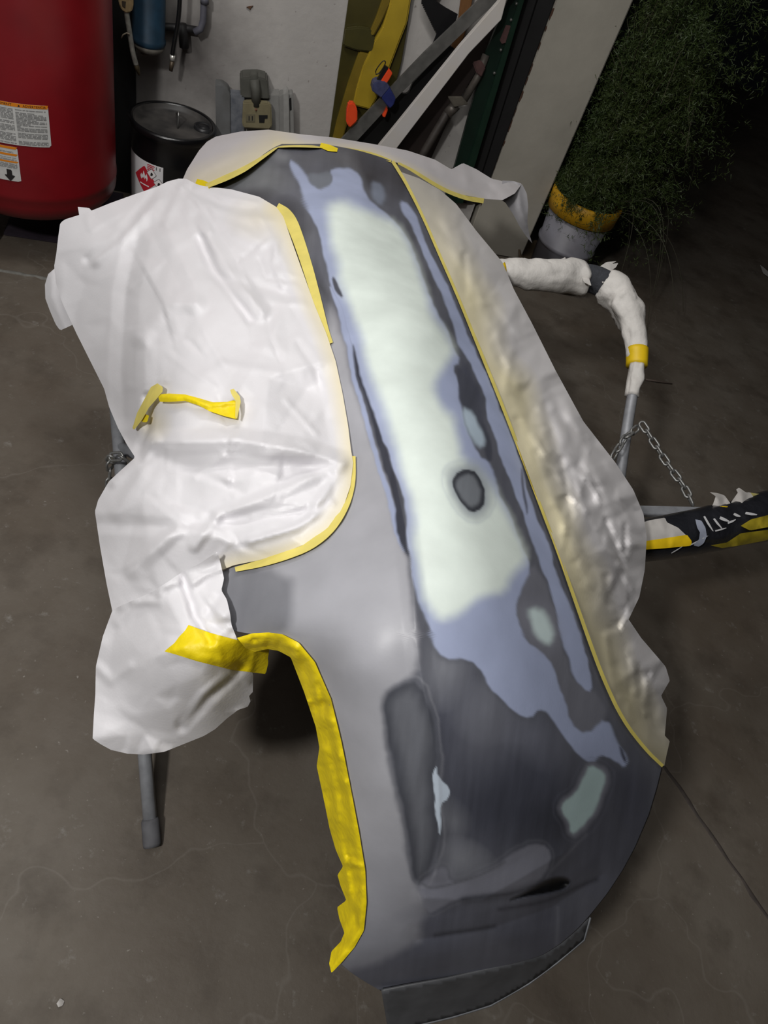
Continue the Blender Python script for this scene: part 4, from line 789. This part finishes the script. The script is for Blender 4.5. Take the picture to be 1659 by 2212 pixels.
CLR = mat('braided_clear_hose', (168, 166, 158), .3, noise=.5, nscale=60, coat=.5); BRASS = mat('worn_brass', (128, 116, 92), .4, metal=.6, noise=.4, nscale=90)
h1 = hose('air_hose', 'pale braided hose with tan clip beside the blue filter', [(270, -60), (272, 20), (280, 70), (287, 115), (294, 140)], .16, .0085, CLR, [(292, 134), (296, 146), (301, 162)], [.007, .009, .004], BRASS)
slab('hose_clip', [(255, -40), (286, -40), (288, 14), (284, 26), (273, 29), (262, 22), (256, 6)], .172, .02, mat('tan_clip', (176, 152, 112), .6, noise=.3, nscale=60), h1, .003)
slab('clip_window', [(263, 2), (272, 4), (271, 17), (264, 13)], .174, .004, mat('clip_dark', (70, 60, 48), .7), h1, .0)
tube('twine', [Wl(262, 82, .165), Wl(266, 75, .168), Wl(274, 71, .170), Wl(280, 74, .17)], .0022, mat('pale_twine', (170, 158, 140), .8), h1, 6)
h2 = hose('air_hose', 'thin glossy black hose with brass fitting hanging on the wall', [(390, -60), (388, 20), (383, 60), (376, 95), (372, 122)], .10, .0075, mat('black_hose', (20, 21, 22), .25, coat=.6), [(372, 132), (369, 153)], [.008, .0065], mat('dark_brass', (86, 74, 60), .5, metal=.5))
tube('hex_nut', [Wl(373, 119, .101), Wl(372, 130, .101)], .0095, mat('bright_nut', (225, 222, 215), .3, metal=.6), h2, 6)
# grey machine
GM = mat('dirty_grey_steel', (112, 113, 114), .6, metal=.2, noise=.5, nscale=18, rgb2=(72, 70, 64))
GM2 = mat('pale_grey_steel', (138, 137, 134), .6, noise=.25, nscale=20); GM3 = mat('blue_grey_steel', (88, 92, 100), .55, noise=.5, nscale=50, rgb2=(134, 136, 140))
mc = thing('electrical_box', 'grimy grey steel machine housing with a power outlet in front of the wall', 'electrical box', WO + WDIR * sw(560, 300, .1) + WN * .1)
slab('left_plate', [(465, 184), (479, 185), (491, 193), (497, 203), (499, 430), (469, 430)], .11, .06, GM, mc)
slab('blue_panel', [(497, 204), (528, 207), (528, 430), (499, 430)], .10, .05, GM3, mc)
slab('back_panel', [(526, 208), (604, 205), (606, 430), (528, 430)], .08, .06, GM2, mc)
slab('upper_block', [(518, 173), (522, 168), (540, 167), (560, 167), (576, 172), (580, 180), (582, 215), (520, 212)], .10, .08, mat('olive_grime', (84, 84, 78), .7, noise=.5, nscale=25, rgb2=(56, 54, 48)), mc, .004)
slab('top_nub', [(540, 162), (556, 162), (558, 176), (540, 176)], .105, .05, mat('olive_grime'), mc, .003)
tube('conduit', [Wl(549, 172, .115), Wl(552, 195, .122), Wl(554, 228, .122)], .017, mat('olive_grime'), mc, 14)
ol = slab('outlet_plate', [(525, 222), (545, 221), (580, 224), (586, 229), (588, 272), (583, 280), (526, 277), (523, 268)], .135, .03, mat('stained_almond', (128, 120, 92), .6, noise=.5, nscale=30, rgb2=(92, 84, 64)), mc, .004)
slab('socket', [(531, 247), (551, 247), (551, 264), (531, 264)], .137, .006, mat('socket_face', (104, 98, 78), .6), ol, .001)
slab('socket_slot', [(537, 251), (539, 251), (539, 260), (537, 260)], .1385, .004, INK, ol, 0); slab('socket_slot', [(544, 251), (546, 251), (546, 260), (544, 260)], .1385, .004, INK, ol, 0)
slab('broken_socket', [(559, 249), (578, 249), (578, 256), (572, 256), (571, 265), (560, 265)], .137, .004, mat('socket_hole', (14, 13, 12), .9), ol, 0)
tube('screw', [Wl(553, 237, .134), Wl(553, 237, .139)], .004, mat('rusty_screw', (110, 70, 54), .7), ol, 10)
slab('rail', [(603, 208), (608, 204), (613, 205), (616, 430), (606, 430)], .10, .05, GM2, mc); slab('rail', [(612, 203), (620, 199), (624, 202), (628, 430), (615, 430)], .105, .06, mat('light_rail', (156, 155, 152), .5, noise=.2, nscale=30), mc)
slab('rail', [(623, 205), (632, 203), (634, 209), (637, 430), (628, 430)], .09, .05, GM2, mc); slab('rail_slot', [(625, 213), (629, 211), (630, 237), (626, 239)], .092, .004, mat('socket_hole'), mc, 0)

# yellow plastic piece
yp = thing('plastic_panel', 'olive and yellow plastic panel leaning on the wall behind the clamps', 'panel', WO + WDIR * sw(740, 400, .05))
slab('dark_panel', [(757, -60), (895, -60), (880, 60), (868, 130), (850, 200), (830, 330), (705, 330), (712, 292), (753, 0)], .03, .015, mat('olive_film', (72, 66, 26), .35, noise=.6, nscale=7, rgb2=(34, 32, 20), coat=.4), yp)
slab('yellow_ridge', [(850, -60), (900, -60), (888, 0), (880, 50), (862, 95), (845, 140), (822, 200), (800, 238), (762, 228), (770, 190), (785, 140), (800, 110), (808, 90), (826, 60), (842, 10)], .055, .03, mat('yellow_plastic', (176, 150, 42), .4, noise=.25, nscale=10, coat=.3), yp, .006)
slab('olive_rail', [(834, -60), (852, -60), (843, 8), (826, 45), (808, 78), (795, 80), (812, 40), (826, 0)], .048, .02, mat('olive_plastic', (128, 108, 32), .45, noise=.3, nscale=12), yp, .004)
slab('olive_rail', [(776, 112), (802, 118), (786, 150), (768, 215), (752, 262), (733, 330), (712, 330), (728, 260), (752, 180)], .048, .02, mat('olive_plastic'), yp, .004)
slab('cross_band', [(747, 62), (775, 58), (800, 62), (812, 88), (806, 114), (770, 110), (742, 100)], .05, .02, mat('dark_olive', (52, 50, 26), .4, noise=.5, nscale=12, rgb2=(84, 78, 34)), yp, .005)
# saw, stick
sawp = [(914, -60), (960, -60), (941, 2), (962, 16), (989, 31), (985, 50), (943, 80), (935, 94)]
teeth = []
A_, B_ = np.array((941, 66.)), np.array((914, 10.))
for i in range(15):
    t = i / 14; q = A_ + (B_ - A_) * t; teeth.append(tuple(q + (0, 0))); teeth.append(tuple(q + (B_ - A_) / 28 + np.array((-2.5, 1.2))))
sw_ = slab('hand_saw', [(914, -60), (975, -60), (941, 2), (962, 16), (989, 31), (975, 75), (935, 94), (943, 74)] + teeth, .045, .006, mat('black_saw_steel', (22, 22, 24), .4, noise=.2, nscale=30), bevel=0)
tag(sw_, 'black toothed hand saw hanging on the white wall', 'saw')
stk = slab('wooden_stick', [(1003, -60), (1032, -60), (1021, 0), (1010, 50), (1003, 80), (990, 102), (976, 114), (975, 104), (988, 70), (992, 30), (996, 0)], .04, .015, mat('orange_brown_wood', (128, 88, 50), .6, noise=.35, nscale=12, stretch=(6, 6, 1)), bevel=.003)
tag(stk, 'orange brown wooden stick behind the grey metal bar', 'stick')
bk = slab('black_plastic_sheet', [(972, 100), (990, 112), (985, 128), (905, 225), (840, 330), (770, 330), (772, 300), (800, 270), (830, 240), (858, 205), (864, 200), (876, 205), (884, 200), (892, 180), (930, 140)], .06, .02, mat('black_plastic', (17, 17, 18), .5, noise=.3, nscale=15), bevel=.003)
tag(bk, 'crumpled black plastic between the grey metal bar and the white board', 'plastic sheet')
# grey bar with clamps
bar = slab('metal_bar', [(1112, -60), (1140, -60), (1078, 0), (1009, 63), (941, 128), (866, 202), (772, 304), (740, 332), (706, 332), (739, 299), (845, 188), (917, 113), (1035, 0), (1098, -60)], .105, .012, mat('dull_bar_steel', (108, 107, 104), .5, metal=.3, noise=.4, nscale=25), bevel=.001)
tag(bar, 'dull grey steel bar leaning diagonally, a blue clamp jaw on it', 'bar')
cl = thing('bar_clamp', 'blue clamp jaw with orange pad gripping the grey metal bar', 'clamp', Wl(830, 205, .1))
CB = mat('blue_clamp_plastic', (42, 50, 108), .45, noise=.3, nscale=40)
slab('jaw_top', [(806, 181), (816, 176), (834, 178), (842, 190), (824, 212), (803, 196)], .135, .05, mat('faded_blue_plastic', (72, 76, 112), .5, noise=.35, nscale=50), cl, .003)
slab('jaw_body', [(824, 212), (842, 190), (855, 214), (850, 228), (843, 235), (834, 226)], .138, .05, CB, cl, .003)
OR = mat('safety_orange', (238, 78, 34), .5, noise=.1, nscale=40)
slab('orange_pad', [(840, 149), (848, 159), (841, 172), (833, 184), (822, 177), (830, 164)], .125, .02, OR, cl, .002)
slab('orange_pad', [(836, 232), (838, 238), (832, 254), (826, 252)], .12, .02, OR, cl, .002)
slab('pad_sleeve', [(832, 143), (840, 148), (823, 177), (814, 175)], .12, .018, mat('black_plastic'), cl, .002)
tube('wire_loop', [Wl(a, b, .12) for a, b in smooth_poly([(812, 160), (811, 152), (826, 132), (832, 131), (833, 138), (820, 158), (813, 161)], 2)], .002, mat('black_plastic'), cl, 6)
c3 = slab('orange_clamp', [(753, 224), (760, 222), (767, 226), (772, 238), (772, 262), (756, 277), (748, 266), (749, 240)], .125, .03, OR, bevel=.004)
tag(c3, 'bright orange clamp end sticking out below the yellow panel', 'clamp')
wbd = slab('white_board', [(1120, -60), (1140, -60), (1094, 0), (1083, 43), (1013, 116), (859, 318), (846, 335), (803, 335), (820, 313), (854, 272), (992, 101), (1076, 5)], .14, .02, mat('white_painted_wood', (202, 198, 196), .5, noise=.2, nscale=8, rgb2=(196, 182, 150), stretch=(2, 2, 2)), bevel=.002)
tag(wbd, 'long white painted board leaning diagonally beside the green steel channel', 'board')
dbp = slab('brown_panel', [(1085, 40), (1060, 100), (1022, 165), (985, 225), (930, 345), (850, 345), (859, 318), (1013, 116)], .02, .012, mat('dark_brown_board', (46, 36, 33), .6, noise=.4, nscale=10), bevel=.001)
tag(dbp, 'dark brown board behind the white board', 'board')
rd = thing('steel_pole', 'worn steel pole with a square end plate behind the green steel channel', 'pole', WO + WDIR * sw(930, 400, .08))
PM = mat('worn_pole_metal', (104, 98, 92), .5, metal=.4, noise=.5, nscale=30, rgb2=(60, 54, 50))
tube('pole_shaft', [Wl(1050, 118, .07), Wl(1033, 164, .08), Wl(1003, 216, .09)], .014, PM, rd, 14)
tube('pole_shaft', [Wl(985, 222, .08), Wl(966, 244, .09), Wl(918, 325, .10), Wl(900, 360, .10)], .016, mat('dark_pole_metal', (66, 60, 56), .6, noise=.4, nscale=30), rd, 14)
tube('pole_collar', [Wl(986, 226, .09), Wl(966, 246, .095)], .020, PM, rd, 14)
slab('end_plate', [(968, 210), (999, 210), (1012, 226), (981, 232)], .12, .012, mat('plate_metal', (112, 106, 96), .5, metal=.3, noise=.4, nscale=30), rd, .002)
slab('red_rag', [(1022, 138), (1040, 132), (1050, 146), (1040, 168), (1030, 160)], .10, .02, mat('dusty_red', (92, 64, 62), .8, noise=.4, nscale=30), rd, .004)
# garage door track, and black strips put in for the dark gap
gch = thing('steel_channel', 'dark green steel channel with bolt holes standing beside the door post', 'channel', WO + WDIR * sw(985, 430, .02))
GREEN = mat('dark_green_paint', (15, 36, 27), .45, noise=.3, nscale=20, coat=.2)
slab('channel_web', [(1116, -60), (1140, -60), (1122, 0), (1010, 360), (985, 440), (957, 440), (983, 358), (1051, 112), (1097, 0)], .07, .02, GREEN, gch, .002)
slab('channel_lip', [(1140, -60), (1154, -60), (1133, 0), (1026, 358), (1000, 440), (985, 440), (1010, 360), (1122, 0)], .085, .035, mat('green_lip', (22, 46, 34), .45, noise=.3, nscale=20), gch, .002)
for x, y in ((1116, 8), (1104, 43), (1082, 108), (1068, 158), (1030, 300)):
    tube('bolt', [Wl(x, y, .069), Wl(x, y, .076)], .005, mat('bolt_steel', (120, 120, 116), .4, metal=.6), gch, 8)
slab('bracket', [(1094, 55), (1112, 58), (1104, 90), (1084, 95), (1080, 88)], .078, .008, mat('dusty_red'), gch, .001)
dg = thing('dark_gap', 'black strip filling the dark gap between green channel and white post', 'gap strip', WO + WDIR * sw(1040, 430, 0))
slab('gap_strip', [(1154, -60), (1180, -60), (1160, 0), (1042, 372), (1020, 440), (1000, 440), (1026, 358), (1133, 0)], .03, .03, mat('gap_black', (24, 23, 24), .7, noise=.3, nscale=20), dg, .003)
slab('gap_strip_side', [(1180, -60), (1226, -60), (1200, 0), (1064, 376), (1040, 440), (1020, 440), (1042, 372), (1160, 0)], .018, .03, mat('gap_black'), dg, .004)

# ================================================================== potted fern in the doorway
pb = P(1198, 578, .012)
fern = thing('potted_fern', 'bushy asparagus fern in a dirty white bucket with yellow rim outside the doorway', 'potted plant', pb)
PAILW = mat('dirty_white_bucket', (138, 138, 148), .5, noise=.5, nscale=6, rgb2=(84, 78, 76))
lathe('bucket', [(0, .0), (.115, 0), (.122, .004), (.130, .12), (.138, .125), (.139, .14), (.132, .145), (.146, .30), (.14, .30)], tuple(pb), PAILW, fern, 48)
lathe('bucket_rim', [(.146, .275), (.158, .277), (.163, .355), (.155, .36), (.146, .35), (.142, .30)], tuple(pb), mat('yellow_rim', (206, 156, 26), .5, noise=.35, nscale=10), fern, 48)
lathe('soil', [(0, .325), (.145, .32)], tuple(pb), mat('dark_soil', (40, 32, 26), .95, noise=.4, nscale=40), fern, 32)
fr = np.random.default_rng(77); vs, fs = [], []; stems = []
def needle(p, d, ln, w):
    s_ = np.cross(d, fr.normal(size=3)); s_ /= np.linalg.norm(s_) + 1e-9; n = len(vs)
    vs.extend([p - s_ * w, p + s_ * w, p + d * ln]); fs.append((n, n + 1, n + 2))
top = pb + np.array([0, 0, .34])
for k in range(330):
    az = fr.uniform(0, 2 * math.pi); out_ = fr.uniform(.04, .42) * (1 if math.cos(az - .4) > -.3 else .55); rise = fr.uniform(.1, 1.15) * (1 - .5 * out_); droop = fr.uniform(.05, .5) * out_ * 1.6
    L_ = np.linspace(0, 1, 12); dirv = np.array([math.cos(az), math.sin(az), 0.])
    pth = top + np.array([.05 * math.cos(az), .05 * math.sin(az), 0]) + dirv * (out_ * L_ ** 1.1)[:, None] + up3 * (rise * np.sin(L_ * 1.75) - droop * L_ ** 3)[:, None] + fr.normal(0, .01, (12, 3))
    rel = (pth - WO) @ WN; beh = (pth - WO) @ WDIR < s_pr + .02; pth = pth - WN * (np.maximum(0, rel + .11) * beh)[:, None]      # keeps outside, behind the post
    if k % 5 == 0: stems.append(pth)
    for i in range(2, 11):
        for _ in range(5):
            b = pth[i] + (pth[i + 1] - pth[i]) * fr.random(); bd = fr.normal(size=3); bd /= np.linalg.norm(bd); bl = fr.uniform(.02, .07)
            for j in range(5):
                q = b + bd * bl * (j + 1) / 5; nd = bd * .5 + fr.normal(0, .6, 3); nd /= np.linalg.norm(nd); needle(q, nd, fr.uniform(.012, .024), .0016)
for p in stems: tube('stem', p, .0016, mat('fern_stem', (48, 46, 26), .7), fern, 5, caps=False)
for k in range(150):     # low fronds spilling over the rim
    az = fr.uniform(-3.3, -1.9) if k % 3 else fr.uniform(0, 6.28); L_ = np.linspace(0, 1, 8); dd = np.array([math.cos(az), math.sin(az), 0]); ln = fr.uniform(.10, .24)
    pth = top + np.array([0, 0, -.02]) + dd * (.04 + ln * L_)[:, None] + up3 * (.10 * np.sin(L_ * 2.4) - fr.uniform(.0, .2) * L_ ** 2)[:, None]
    rel = (pth - WO) @ WN; beh = (pth - WO) @ WDIR < s_pr + .02; pth = pth - WN * (np.maximum(0, rel + .11) * beh)[:, None]
    for i in range(1, 7):
        for _ in range(6):
            b = pth[i] + (pth[i + 1] - pth[i]) * fr.random(); bd = fr.normal(size=3); bd /= np.linalg.norm(bd); bl = fr.uniform(.01, .04)
            for j in range(4): nd = bd * .5 + fr.normal(0, .6, 3); nd /= np.linalg.norm(nd); needle(b + bd * bl * (j + 1) / 4, nd, fr.uniform(.012, .022), .0016)
o = mesh_obj('foliage', np.array(vs), [list(f) for f in fs], mat('fern_green', (44, 62, 22), .6, noise=.5, nscale=7, rgb2=(70, 78, 34)), fern, False); o['kind'] = 'stuff'
for k in range(9):      # bare trailing stems
    az = fr.uniform(-.7, .6); L_ = np.linspace(0, 1, 14); dd = np.array([math.cos(az), math.sin(az), 0]); ln = fr.uniform(.2, .55)
    tube('trailing_stem', top + dd * (.1 + ln * L_)[:, None] + up3 * (fr.uniform(.05, .3) * np.sin(L_ * 2.2) - fr.uniform(.2, .5) * L_ ** 2.2)[:, None], .0014, mat('dry_stem', (62, 60, 46), .7), fern, 5, caps=False)
sb = P(1198, 590, 0)
sau = lathe('saucer', [(0, .010), (.17, .010), (.195, .05), (.205, .05), (.18, 0), (0, 0)], tuple(sb), mat('brown_saucer', (92, 78, 60), .7, noise=.4, nscale=9), None, 48)
tag(sau, 'wide shallow brown plant saucer on the floor in front of the fern', 'saucer')

# ================================================================== small scraps on the floor
scr = flap('paper_scrap', [(122, 2168), (130, 2156), (139, 2162), (136, 2172), (126, 2176)], .004, GP, None, 0, (), 0., ((8, .004),))
tag(scr, 'small crumpled white scrap lying on the concrete floor', 'paper scrap')
sc2 = tube('wood_splinter', [P(1395, 820, .004), P(1420, 824, .005), P(1452, 829, .004)], [.004, .004, .002], mat('dull_splinter', (112, 98, 90), .8), None, 6)
tag(sc2, 'thin pale splinter on the dark floor behind the yellow tape band', 'splinter')
sc3 = flap('paper_scrap', [(1642, 572), (1650, 578), (1665, 592), (1662, 600), (1648, 590)], .006, GP, None, 0, (), 0., ((8, .004),), 66)
tag(sc3, 'small pale scrap on the dark floor outside the doorway', 'paper scrap')
